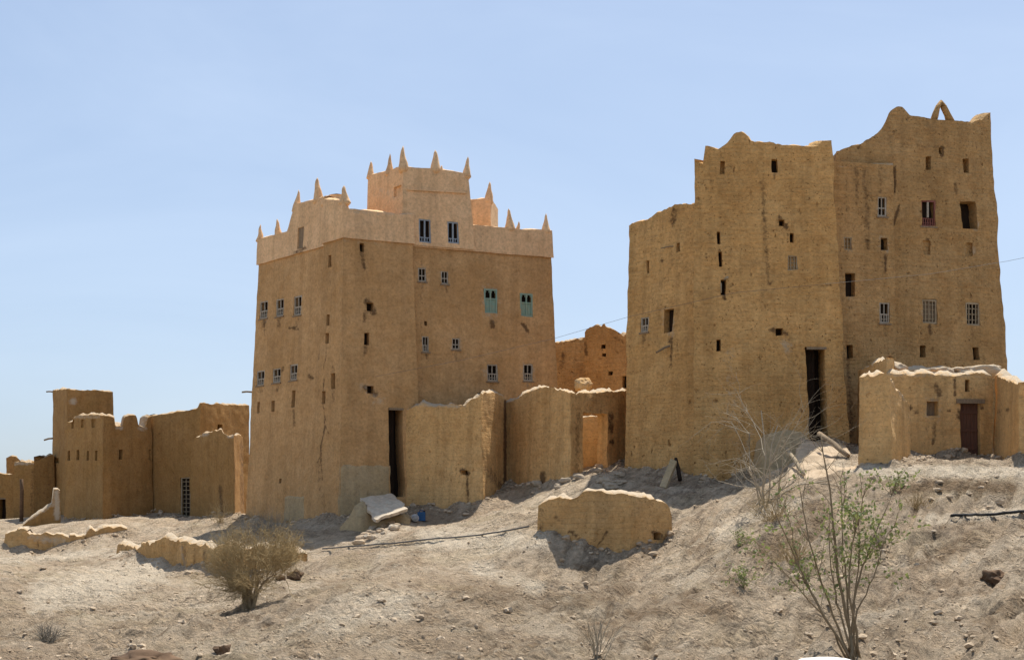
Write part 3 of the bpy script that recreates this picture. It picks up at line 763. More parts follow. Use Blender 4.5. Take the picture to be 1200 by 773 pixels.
# =================================================================== MAIN TOWER HOUSE (left of centre)
def main_tower():
    a0, a3, a6 = q(281.5, 49.2), q(398, 44.0), q(663, 47.3)
    nl, nf = nrm2(a0, a3), nrm2(a3, a6)
    a1 = lerp2(a0, a3, .75); a4 = lerp2(a3, a6, .35)
    Q = [shift(a0, nl, .3), shift(a1, nl, .3), a1, a3, a4, shift(a4, nf, .28), shift(a6, nf, .28)]
    bx = (a6[0] - a3[0], a6[1] - a3[1])
    back = (Q[0][0] + bx[0], Q[0][1] + bx[1])
    Q.append(back)
    root = empty('tower_house', (a3[0], a3[1], -1.0), 'tall smooth mud tower house with pale plastered parapet and spiky pinnacles', 'building')
    sh = Shell(root, M['mudA'], Q, [.035, .03, .03, .03, .03, .03, .03, .03], step=0.10, amp=0.03)
    zp = sh.pix(3, 402, 279)[1]
    zt = zp + 0.12
    left_win = [(309, 363, 9, 20, 'white'), (328, 360, 9, 20, 'white'), (349, 358, 9, 22, 'white'),
                (305, 443, 9, 17, 'white'), (324, 440, 9, 17, 'white'), (344, 436, 9, 18, 'white'),
                (303, 477, 3.5, 13, 'slit'), (320, 476, 3.5, 13, 'slit'), (344, 467, 4, 20, 'slit'), (329, 563, 3, 6, 'hole')]
    sh.face(0, zt, -2.6, left_win, strokes=[([(349, 385), (339, 384)], 2.5, .9), ([(310, 375), (309, 382)], 3, .7), ([(328, 372), (328, 380)], 3, .5), ([(344, 480), (345, 500)], 2, .6),
            ([(332, 430), (330, 436)], 2, .7), ([(362, 440), (366, 443)], 3, .8)])
    sh.face(1, zt, -2.6)
    sh.step = .055
    sh.face(2, zt, -2.6, [(386, 306, 4, 14, 'slit'), (384, 375, 4, 13, 'slit'), (383, 396, 4, 12, 'slit'), (390, 446, 5, 18, 'slit'), (379, 466, 4, 15, 'slit')],
            strokes=[([(383, 402), (382, 418), (379, 432)], 1.1, .55), ([(380, 440), (378, 470), (381, 490), (380, 500)], 1.3, .55), ([(381, 500), (376, 522), (376, 540), (378, 562)], 1.5, .6), ([(380, 495), (385, 508)], 1.0, .7), ([(377, 530), (372, 542)], 1.0, .7), ([(374, 300), (373, 420)], 2.5, .5), ([(372, 540), (380, 600)], 5, .35), ([(390, 430), (391, 470)], 3, .5)])
    sh.step = .09
    front = [(424, 290, 5, 10, 'slit'), (434, 359, 8, 10, 'hole'), (430, 397, 6, 14, 'slit'), (434, 456, 8, 9, 'hole'), (464.5, 530, 17, 104, 'door', {'depth': 0.9})]
    sh.face(3, zt, -2.6, front, strokes=[([(424, 296), (427, 315)], 3, .7), ([(430, 353), (438, 366)], 5, .9), ([(428, 366), (427, 376)], 3, .6), ([(429, 405), (428, 414)], 3, .6),
            ([(428, 454), (440, 462)], 4.5, .9), ([(470, 600), (440, 600)], 8, .4)], pales=[([(426, 452), (444, 470)], 10, .34), ([(404, 282), (488, 285)], 4, .25)])
    sh.face(4, zt, -2.6)
    right = [(495, 322, 9, 16, 'white', {'low': 0}), (521, 325, 9, 15, 'white', {'low': 0}), (575, 352.5, 15, 28, 'teal'), (617, 357, 14, 27, 'teal'),
             (499, 403, 8, 18, 'white'), (534, 403, 9, 13, 'white', {'low': 0}), (577, 436, 13, 20, 'white'), (618.5, 436, 12, 20, 'white'), (499, 379, 3.5, 6, 'hole')]
    sh.face(5, zt, -2.6, right, strokes=[([(576, 377), (577, 383)], 3.5, .9), ([(612, 379), (619, 389)], 3, .8), ([(577, 447), (577, 453)], 3, .5), ([(494, 295), (494, 460)], 2.5, .35)],
            pales=[([(575, 436)], 11, .6), ([(618, 436)], 10, .6), ([(495, 322)], 9, .5), ([(534, 403)], 9, .5)])
    sh.face(6, zt, -2.6); sh.face(7, zt, -2.6)
    sh.roof(zp - 0.1)
    sh.patch(3, 397.5, 458, 544, 612, M['patch']); sh.patch(0, 333, 356, 581, 612, M['patch'])
    sh.spout(0, 295, 459, -0.25, 0.35, .045, 0.02); sh.spout(0, 293, 459, -0.1, 0.35, .045, 0.02)
    sh.done()
    # parapet of pale plaster
    pa = Shell(root, M['plaster'], Q, [.035, .03, .03, .03, .03, .03, .03, .03], out=0.07, th=0.34, step=0.11, amp=0.016, rag=0.02)
    top0 = [(299, 281), (322, 275), (337, 270), (339, 262), (343, 247), (346, 238), (372, 233)]
    pa.face(0, top0, zp, [(352, 279, 7, 25, 'shutter')], strokes=[([(346, 296), (358, 291)], 3, .8), ([(358, 250), (360, 285)], 3, .25)], inner_bottom=zp + .1)
    z1 = pa.pix(2, 374, 233)[1]
    pa.face(1, z1, zp, inner_bottom=zp + .1)
    pa.face(2, [(372, 233), (399, 234)], zp, inner_bottom=zp + .1)
    pa.face(3, [(400, 234), (404, 238), (408, 244), (431, 246), (470, 251), (491, 251)], zp, inner_bottom=zp + .1, strokes=[([(445, 262), (446, 275)], 2.5, .25), ([(416, 255), (417, 275)], 2.5, .2)], pales=[([(408, 246), (460, 250)], 4, .4)])
    z4 = pa.pix(5, 494, 255)[1]
    pa.face(4, z4, zp, inner_bottom=zp + .1)
    zb = zp - 0.06
    pa.face(5, [(491, 255), (548, 263), (560, 264), (600, 267), (648, 270)], zb, [(498, 270.5, 15.5, 29, 'void'), (531, 272.5, 14.5, 27, 'void')], inner_bottom=zp + .1, strokes=[([(605, 275), (606, 292)], 3, .18)])
    zr = pa.pix(5, 648, 270)[1]; zl = pa.pix(0, 299, 281)[1]
    pa.face(6, zr, zp, inner_bottom=zp + .1); pa.face(7, zl, zp, inner_bottom=zp + .1)
    # under-lip of the parapet
    lip = MB()
    for i in range(8):
        a, b = pa.pt(i, [0, 1], [zp + .002, zp + .002]), sh.pt(i, [0, 1], [zp + .002, zp + .002])
        lip.add([a[0], a[1], b[1], b[0]], [(0, 1, 2, 3)])
    par = pa.done('parapet')
    lip.finish('parapet_ledge', M['plaster'], par, smooth=False)
    for i, tx, ty, by, w in ((0, 300.5, 262, 281, 9), (0, 322, 255, 276, 9), (0, 343.5, 221, 247, 12), (0, 369, 207, 236, 13),
                             (2, 376, 228, 238, 9), (2, 399, 216, 237, 14), (5, 600, 243, 269, 12), (5, 608.5, 258, 269, 6), (5, 642, 249, 272, 12)):
        pinnacle(pa, i, tx, ty, by, w, par, M['plaster'])
    # upper room on the roof
    def on_front(px, out):
        s, z = pa.pix(5, px, 285); p = pa.pt(5, s, z)[0]; n = pa.nrm[5]
        return (p[0] + n[0] * out, p[1] + n[1] * out)
    r1, r2 = on_front(471, .06), on_front(555.5, .06)
    dl = np.array(a0) - np.array(a3); dl = dl / np.linalg.norm(dl)
    t = 1.0
    for t in np.arange(0.5, 8, .02):
        x, y = np.array(r1) + dl * t
        if CX + x / y * F < 429: break
    r0 = tuple(np.array(r1) + dl * t); rb = (r0[0] + r2[0] - r1[0], r0[1] + r2[1] - r1[1])
    zq = pa.pix(5, 520, 285)[1]
    rm = Shell(root, M['plaster'], [r0, r1, r2, rb], [0.02, 0.012, 0.085, 0.02], th=0.3, zref=zq, step=0.10, amp=0.016, rag=0.02)
    zbm = zp + 0.0
    rm.face(0, [(431, 205), (452, 200), (472, 194)], zbm, strokes=[([(466, 218), (466, 230)], 3, .25)], pales=[([(440, 225), (462, 228)], 8, .35)], holes=[(466, 224, 9, 12, 'niche')])
    rm.face(1, [(473, 195), (511, 198), (548, 203)], zbm, [(498, 270.5, 14, 27, 'blue'), (531, 272.5, 13, 25, 'blue')], pales=[([(498, 289), (498, 290)], 5, .5)])
    zR = rm.pix(1, 546, 203)[1]; zL = rm.pix(0, 431, 205)[1]
    rm.face(2, zR, zbm); rm.face(3, zL, zbm)
    rm.roof(zL - 0.5)
    room = rm.done('upper_room')
    mb = MB()
    s0, z0 = rm.pix(1, 477, 222); s1, z1 = rm.pix(1, 546, 226)
    c0, c1 = rm.pt(1, s0, z0)[0], rm.pt(1, s1, z1)[0]; en = np.array([*rm.nrm[1], 0])
    mb.box((c0 + c1) / 2 + en * .02, (c1 - c0) / 2, en * .05, (0, 0, .035)); mb.finish('ledge', M['plaster'], room, smooth=False)
    for i, tx, ty, by, w in ((0, 431.5, 189, 207, 9), (0, 453, 179, 203, 10), (1, 474, 169, 198, 13), (1, 511, 175, 200, 12), (1, 517, 193, 200, 6), (1, 548, 182, 206, 11)):
        pinnacle(rm, i, tx, ty, by, w, room, M['plaster'], .12)
    # low stair head behind the room
    e0, e1 = q(545, 49.6), q(575, 49.2)
    sr = Shell(root, M['plaster'], [e0, e1, (e1[0] + .3, e1[1] + 2.4), (e0[0] + .3, e0[1] + 2.4)], 0.0, th=.25, amp=.015, step=.12, rag=.02)
    zs_ = sr.pix(0, 560, 233)[1]
    for k in range(4): sr.face(k, zs_, zp)
    sr.roof(zs_ - .4)
    st = sr.done('stair_head')
    pinnacle(sr, 0, 571, 212, 236, 10, st, M['plaster'], .15)
    return sh
SH_A = main_tower()

# =================================================================== WORN TOWER WITH A LOWER WING (right of centre)
def worn_tower():
    root = empty('tower_house', (*q(816, 39.5), 0.6), 'worn mud brick tower house with tall dark doorway and sloping lower wing', 'building')
    w0, w1 = q(730.5, 42.5), q(818, 40.0)
    wg = Shell(root, M['mudB'], [w0, w1, (w1[0] + .6, w1[1] + 4.2), (w0[0] + .5, w0[1] + 3.2)], [.03, 0, 0, .02], th=.4, amp=.05, step=.10, rag=.06)
    prof = [(740, 262), (757, 257), (771, 250), (791, 241), (808, 237), (818, 236)]
    wg.face(0, prof, -1.0, [(755, 380, 9, 17, 'white'), (783.5, 376, 10, 28, 'dark'), (759, 313, 3.5, 14, 'slit'), (796, 290, 4, 10, 'hole')],
            strokes=[([(790, 247), (789, 262)], 5, .7), ([(776, 306)], 3, .9), ([(787, 395), (786, 430)], 2.2, .7), ([(787, 294), (786, 315)], 3, .35), ([(760, 247), (758, 265)], 4, .3)])
    wg.face(1, wg.pix(0, 808, 237)[1], -1.0); wg.face(2, 7.5, -1.0); wg.face(3, wg.pix(0, 741, 261)[1], -1.0)
    wg.roof(8.5)
    wg.spout(0, 788, 403, -0.5, 0.35, .05, 0.3); wg.spout(0, 795, 288, -0.75, 0.15, .025, 0.0, 'roof_pole')
    wg.done('wing_wall')
    m0, m1 = q(813, 39.6), q(999, 39.6)
    mn = Shell(root, M['mudB'], [m0, m1, (m1[0] - .1, m1[1] + 7.5), (m0[0] + 1.6, m0[1] + 7.5)], [.025, .052, .02, 0], th=.42, amp=.05, step=.10, rag=.035)
    prof = [(811, 190), (822, 188), (823, 192), (827, 190), (828, 171), (842, 174), (854, 167), (860, 156), (867, 155), (875, 160), (879, 167), (900, 168), (959, 171), (963, 166), (979, 163), (983, 164)]
    holes = [(847, 195, 5, 15, 'niche', {'depth': .22}), (908, 194, 8, 15, 'dark'), (916, 262, 6, 8, 'hole'), (928, 279, 5, 11, 'slit'), (843, 278, 4, 15, 'slit'), (844, 304, 4, 18, 'slit'),
             (848, 337, 6, 19, 'slit', {}), (929, 308, 12, 17, 'pale', {'n': (2, 3)}), (843, 405, 5, 14, 'slit'), (913, 389, 9, 8, 'hole'), (957.5, 466, 22, 120, 'door', {'depth': 1.0, 'leaf': .5})]
    mn.face(0, prof, -1.5, holes,
            strokes=[([(893, 212), (895, 245), (898, 290), (901, 330)], 4.5, .5), ([(913, 256), (924, 268)], 3.5, .9), ([(917, 270), (919, 290)], 2.5, .5), ([(903, 386), (921, 390)], 4, .75),
                     ([(902, 332)], 3, .9), ([(843, 292), (843, 298)], 2.5, .6), ([(848, 346), (849, 350)], 3, .8), ([(878, 186), (900, 178)], 4, .35), ([(971, 266)], 3, .6), ([(963, 335), (975, 335)], 2, .6),
                     ([(990, 370), (996, 520)], 3, .4), ([(940, 410), (938, 480)], 4, .3), ([(896, 520), (886, 560)], 6, .45), ([(952, 186), (970, 187)], 2.5, .4), ([(828, 302)], 2.5, .6), ([(880, 385)], 2.5, .6)],
            pales=[([(919, 400), (924, 408)], 8, .42), ([(855, 410), (860, 520)], 12, .25), ([(880, 500), (872, 540)], 6, .35)])
    zk = mn.pix(0, 979, 164)[1]
    mn.face(1, zk, -1.5); mn.face(2, zk - .8, -1.5); mn.face(3, mn.pix(0, 828, 175)[1] - .3, -1.5)
    mn.roof(zk - 1.0)
    s, z = mn.pix(0, 848, 327); p = mn.pt(0, s, z)[0]
    mb = MB(); mb.tube([p + [.02, .2, 0], p + [.1, -.25, .02]], .05, 6); mb.tube([p + [-.1, -.05, -.15], p + [-.1, -.06, -.5]], .025, 5)
    mb.finish('wooden_spout', M['palewood'], root)
    mn.done()
    return mn
SH_B = worn_tower()

# =================================================================== TALLEST TOWER AT THE RIGHT
def right_tower():
    root = empty('tower_house', (*q(1080, 42), 0.8), 'tallest mud tower with arched pinnacle and curved parapet above a low hut', 'building')
    c0, c1 = q(972, 41.2), q(1190, 43.0)
    Q = [c0, c1, (c1[0] + .5, c1[1] + 7), (c0[0] + .5, c0[1] + 8)]
    sh = Shell(root, M['mudT'], Q, [.03, .06, .02, .03], th=.42, amp=.05, step=.10, rag=.035)
    prof = [(975, 182), (982, 179), (997, 172), (1010, 167), (1020, 161), (1028, 156), (1034, 149), (1042, 133), (1047, 127), (1052, 125), (1058, 127), (1067, 136), (1084, 138), (1093, 139), (1116, 142), (1140, 143), (1151, 141), (1157, 133), (1162, 131), (1166, 135)]
    holes = [(1088, 191, 6.5, 16, 'niche', {'depth': .3}), (1132, 194, 7, 17, 'niche', {'depth': .3}), (1088, 250, 16, 30, 'red'), (1135, 252, 17, 33, 'dark', {'depth': .5}), (1087, 290, 8, 16, 'niche'),
             (1137, 293, 8, 16, 'niche'), (1089, 365, 17, 28, 'grille', {'n': (3, 4), 'depth': .14, 'back': 'timber'}), (1140, 368, 16, 27, 'grille', {'n': (3, 3), 'panel': 0}), (1082, 412, 7, 14, 'slit'), (1144, 414, 7, 15, 'slit'), (1103, 177, 4, 8, 'hole')]
    sh.face(0, prof, -1.5, holes,
            strokes=[([(1050, 171), (1105, 172), (1165, 176)], 2.5, .45), ([(1104, 172), (1104, 182)], 3, .9), ([(1112, 186)], 3, .5), ([(1119, 216), (1121, 226)], 3, .6), ([(1140, 226)], 3, .5), ([(1103, 278)], 3, .7), ([(1089, 382), (1090, 392)], 2.5, .9),
                     ([(1087, 281), (1089, 286)], 3, .9), ([(1048, 195), (1048, 225)], 2.5, .9), ([(1054, 240), (1043, 275), (1038, 300), (1033, 322), (1030, 345)], 2.2, .9), ([(1074, 222), (1098, 225)], 3, .4), ([(1110, 160), (1160, 162)], 3, .25), ([(1056, 165), (1075, 168)], 3, .3)],
            pales=[([(1143, 262), (1142, 266)], 5, .8), ([(1137, 293)], 7, .6), ([(1089, 366)], 12, .4), ([(1140, 369)], 12, .4)])
    zt = sh.pix(0, 1084, 138)[1]
    sh.face(1, zt - .1, -1.5); sh.face(2, zt - .6, -1.5); sh.face(3, sh.pix(0, 985, 178)[1], -1.5)
    sh.roof(sh.pix(0, 985, 180)[1] - .9)
    sh.done()
    # front bay with a flat top
    n = nrm2(c0, c1)
    b0, b1 = shift(lerp2(c0, c1, .015), n, -.32), shift(lerp2(c0, c1, (1049 - 972) / 218 - .015), n, -.32)
    bay = Shell(root, M['mudT'], [b0, b1, shift(b1, n, 1.0), shift(b0, n, 1.0)], [.03, .0, 0, 0], th=.3, amp=.03, step=.10, rag=.02)
    hb = [(1034, 242, 10, 23, 'white', {'low': 0}), (994, 285, 9, 15, 'pale', {'n': (1, 2)}), (1036, 286, 8, 14, 'dark'), (996, 334, 11, 27, 'dark'), (1037, 366, 12, 24, 'white'), (996, 412, 7, 16, 'slit')]
    bay.face(0, [(980, 191), (1047, 191)], -1.5, hb, strokes=[([(1003, 197), (1004, 240)], 4, .55), ([(1012, 198), (1015, 230), (1017, 290)], 4.5, .5), ([(1031, 195), (1031, 225)], 4, .45), ([(1038, 300), (1037, 318)], 2.2, .8), ([(994, 420), (998, 510)], 4, .6),
             ([(1025, 425), (1022, 435)], 2, .8), ([(992, 205), (993, 260)], 3, .4), ([(1037, 380), (1038, 392)], 2.5, .6)], pales=[([(983, 193), (1047, 192)], 2.5, .8), ([(1034, 242)], 9, .35), ([(1037, 366)], 10, .4)])
    bay.face(1, bay.pix(0, 1047, 191)[1], -1.5)
    z = bay.pix(0, 1020, 191)[1]
    mb = MB(); c = [bay.corner(k, z - .02)[0] for k in range(4)]
    mb.add([(*a, z - .02) for a in c] + [(*a, z - .2) for a in c], [(0, 1, 2, 3), (7, 6, 5, 4), (0, 4, 5, 1), (1, 5, 6, 2), (2, 6, 7, 3), (3, 7, 4, 0)])
    mb.finish('bay_roof', M['mudT'], root, smooth=False)
    bay.done('bay_wall')
    # open pinnacle like a pointed arch
    def at(px, py):
        s, z = sh.pix(0, px, py); p = sh.pt(0, s, z)[0]; return p + np.array([0, .2, 0])
    mb = MB()
    mb.tube([at(1095, 143), at(1098, 133), at(1101, 124), at(1104.5, 119), at(1108, 124), at(1112, 133), at(1117, 145)], [.14, .13, .11, .10, .12, .15, .2], 8)
    mb.v[-1] = mb.v[-1] + vnoise(mb.v[-1], 3) * .05
    mb.finish('pinnacle', M['mudT'], root)
right_tower()

# =================================================================== COURTYARD WALL, zigzag between the towers
def ribbon(name, label, cat, mat, pts, tops, th=.45, zbot=-2.5, b=0.03, amp=.04, rag=.06, holes=None, strokes=None, pales=None, step=.10, wall_name='wall', group=None, zroot=None):
    Q = [q(*p) for p in pts]
    root = empty(name, (*Q[0], zroot if zroot is not None else gz(*Q[0])), label, cat, group)
    f0, f1 = nrm2(Q[0], Q[1]), nrm2(Q[-2], Q[-1])
    back = [shift(Q[-1], f1, th + .8), shift(Q[0], f0, th + .8)]
    n = len(Q)
    bl = [b] * (n - 1) + [0, 0, 0]
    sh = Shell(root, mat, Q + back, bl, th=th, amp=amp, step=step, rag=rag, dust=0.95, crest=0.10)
    sh.built = set(range(n - 1))
    for k in range(n - 1):
        sh.face(k, tops[k], zbot, (holes or {}).get(k, ()), (strokes or {}).get(k, ()), (pales or {}).get(k, ()), inner_bottom=zbot)
    return sh, root

_sh, CY = ribbon('courtyard_wall', 'zigzag yellow mud courtyard wall with an open doorway showing orange light', 'wall', M['mudC'],
    [(472, 45.0), (566, 43.0), (594, 45.4), (668, 42.0), (738, 44.6)],
    [[(472, 480), (478, 478), (494, 472), (510, 476), (530, 475), (545, 474), (550, 469), (557, 463), (566, 461)], [(566, 460), (575, 459), (589, 464), (594, 470)], [(594, 472), (606, 466), (618, 459), (634, 453), (645, 454), (657, 456), (668, 460)], [(668, 460), (680, 460), (700, 459), (720, 458), (738, 457)]],
    holes={0: [(544, 553, 8, 5, 'hole')], 3: [(697.5, 519, 29, 70, 'gap')]},
    strokes={0: [([(547, 555), (550, 600)], 2.0, .8), ([(541, 551), (548, 554)], 4, .9), ([(480, 490), (480, 560)], 5, .3)], 1: [([(592, 470), (592, 570)], 2.5, .9), ([(570, 550), (592, 575)], 8, .5), ([(580, 480), (582, 560)], 5, .3)], 2: [([(636, 555), (636, 580)], 4, .95), ([(597, 480), (597, 560)], 3, .3)],
             3: [([(677, 480), (676, 560)], 5, .5), ([(716, 485), (716, 505)], 4, .8), ([(717, 518)], 4, .9), ([(737, 460), (737, 545)], 3, .8), ([(668, 465), (735, 463)], 4, .35), ([(690, 480), (706, 482)], 4, .4)]},
    pales={0: [([(490, 474), (545, 476)], 2.5, .6)]})
_sh.done()

_sh, _r = ribbon('inner_wall', 'orange glowing inner wall seen through the open doorway of the courtyard wall', 'wall', M['mudC'], [(672, 46.3), (738, 46.2)], [[(672, 487), (690, 488), (705, 487), (738, 487)]], th=.5, zbot=0.3, rag=.03)
_sh.done()

# rubble lump on the wall
mb = MB(); c = P(684, 452, 44.2); mb.rock(c, (.34, .3, .30), 5, .3, 3, pale=.35)
o = mb.finish('mud_lump', M['mudC'], None, loc=c); tag(o, 'rounded mud lump perched on top of the yellow courtyard wall', 'rubble')

# =================================================================== RUIN behind the courtyard
def closed(name, label, cat, mat, Q, tops, zbot, b=.03, th=.4, amp=.04, rag=.08, holes=None, strokes=None, pales=None, roof=None, step=.11, faces=None, sub='wall', zroot=None, root=None):
    if root is None: root = empty(name, (*Q[0], zroot if zroot is not None else zbot + 1), label, cat)
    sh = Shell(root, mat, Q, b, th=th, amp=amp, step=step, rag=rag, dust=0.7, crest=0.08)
    for k in (faces if faces is not None else range(len(Q))):
        t = tops[k] if k < len(tops) else tops[-1]
        if callable(t): t = t(sh)
        sh.face(k, t, zbot, (holes or {}).get(k, ()), (strokes or {}).get(k, ()), (pales or {}).get(k, ()), inner_bottom=roof)
    if roof is not None: sh.roof(roof)
    sh.done(sub)
    return sh, root

def ruin():
    a, b_, c = q(640, 53.5), q(681, 52.8), q(742, 51.6)
    a2 = q(679, 52.0)
    sh, root = closed('ruined_house', 'roofless ruined mud house with rounded broken top behind the courtyard wall', 'ruin', M['mudT'],
        [q(636, 54), q(694, 53.6), (q(694, 53.6)[0], 72), (q(636, 54)[0], 72)],
        [[(645, 402), (655, 400), (668, 397), (676, 396), (684, 395), (694, 397)], 6.5, 6.0, 6.5], 0.5, rag=.12, strokes={0: [([(660, 415), (658, 430)], 4, .6)]})
    closed('', '', '', M['mudT'], [q(679, 52.0), q(748, 51.0), (q(748, 51)[0], 70), (q(679, 52)[0] + .5, 70)],
        [[(680, 394), (684, 388), (692, 383), (700, 381), (708, 383), (716, 384), (724, 387), (730, 393), (734, 392), (748, 398)], 7, 6.5, 7], 0.5, rag=.14, root=root, sub='round_wall',
        holes={0: [(707, 406, 5, 5, 'hole'), (716, 437, 5, 5, 'hole'), (708, 416, 4, 4, 'hole'), (733, 448, 6, 14, 'slit')]},
        strokes={0: [([(686, 402), (687, 415)], 3, .8), ([(720, 396), (727, 398)], 3, .6), ([(683, 390), (684, 450)], 2.5, .4), ([(700, 440), (712, 444)], 5, .3)]})
ruin()

# =================================================================== BROKEN WALL STUMP in the foreground
_sh, ST = ribbon('broken_wall', 'short free standing stump of broken mud wall on the slope', 'wall', M['mudS'], [(632, 32.8), (664, 32.2), (738, 31.7), (787, 32.4)],
    [[(632, 592), (636, 589), (644, 585), (664, 585)], [(664, 586), (672, 585), (680, 580), (690, 576), (715, 576), (730, 577), (738, 579)], [(738, 580), (748, 583), (768, 584), (780, 588), (785, 596), (787, 606)]],
    th=.5, zbot=-3.0, rag=.06, amp=.06, b=0.05, holes={2: [(771, 628, 9, 8, 'hole')]},
    strokes={0: [([(650, 606), (660, 612)], 3, .6), ([(634, 596), (634, 630)], 4, .5)], 1: [([(668, 622), (678, 630)], 3, .8), ([(712, 622), (700, 640)], 2, .8)], 2: [([(766, 624), (784, 632)], 4, .9)]})
_sh.done()

# =================================================================== LOW HUT at the right
def hut():
    h0, h1 = q(1036, 36.6), q(1166, 37.0)
    root = empty('mud_hut', (*q(1100, 36.8), 1.3), 'low mud hut with red brown plank door under the tallest tower', 'hut')
    Q = [h0, h1, (h1[0] + .2, q(1166, 40.3)[1]), (h0[0] + .2, q(1036, 40.3)[1])]
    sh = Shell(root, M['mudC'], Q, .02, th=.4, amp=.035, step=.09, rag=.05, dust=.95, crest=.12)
    prof = [(1036, 437), (1050, 438), (1067, 440), (1085, 438), (1100, 439), (1118, 440), (1130, 437), (1150, 437), (1166, 440)]
    sh.face(0, prof, 0, [(1093, 479, 14, 17, 'dark', {'depth': .3, 'back': 'timber'}), (1133.5, 451, 5, 14, 'slit'), (1137.5, 507, 23, 70, 'wooddoor')],
            strokes=[([(1096, 450), (1101, 462)], 4.5, .8), ([(1119, 443), (1119, 462)], 3, .8), ([(1067, 478)], 4, .95), ([(1074, 483)], 3, .9), ([(1095, 495), (1094, 520)], 2.5, .7), ([(1086, 497), (1086, 505)], 2.5, .5), ([(1112, 481)], 3, .8),
                     ([(1124, 470), (1152, 470)], 4, .6), ([(1151, 478)], 4, .9), ([(1090, 468), (1100, 469)], 3, .5), ([(1124, 480), (1124, 490)], 3, .8)], pales=[([(1040, 439), (1165, 439)], 3, .4)])
    zt = sh.pix(0, 1100, 438)[1]
    sh.face(1, zt, 0); sh.face(2, zt + .55, 0); sh.face(3, zt + .5, 0)
    sh.roof(zt - .35)
    sh.done()
    for x, y, sx, sz, sd in ((1048, 431, .42, .26, 1), (1098, 434, .62, .20, 2), (1145, 433, .95, .24, 3), (1072, 437, .25, .12, 9)):
        mb = MB(); c = P(x, y + 3, 38.2); mb.rock(c, (sx, .45, sz), sd, .4, 3, pale=.8); mb.finish('roof_mound', M['mudC'], root)
hut()
_sh, _r = ribbon('wall_end', 'thick broken end of a mud wall standing in front of the hut', 'wall', M['mudC'], [(1005, 33.0), (1045, 32.4), (1068, 34.6)],
    [[(1005, 446), (1007, 442), (1015, 438), (1030, 438), (1038, 439), (1045, 444)], [(1045, 445), (1053, 455), (1060, 464), (1065, 474), (1068, 492)]],
    th=.55, zbot=-.5, b=.02, rag=.08, amp=.055, strokes={0: [([(1025, 470), (1030, 490)], 6, .2)]}, pales={1: [([(1046, 445), (1060, 466)], 4, .5)]})
_sh.done()
_sh, _r = ribbon('yard_wall', 'mud yard wall running forward beside the plank door of the hut', 'wall', M['mudC'], [(1163, 37.3), (1193, 33.6), (1300, 34.2)],
    [[(1163, 440), (1168, 438), (1176, 443), (1186, 448), (1193, 449)], [(1193, 466), (1200, 464), (1300, 462)]],
    th=.45, zbot=-.5, b=.02, rag=.05, strokes={0: [([(1172, 482)], 4, .6), ([(1181, 480)], 4, .7)]})
_sh.done()
closed('storehouse', 'far low mud storehouse behind the yard wall', 'hut', M['mudG'], [q(1184, 42.5), q(1290, 42.5), (q(1290, 42.5)[0], 62), (q(1184, 42.5)[0], 62)],
    [[(1184, 449), (1200, 447), (1290, 446)], 4.6], 0, roof=4.0, rag=.03)

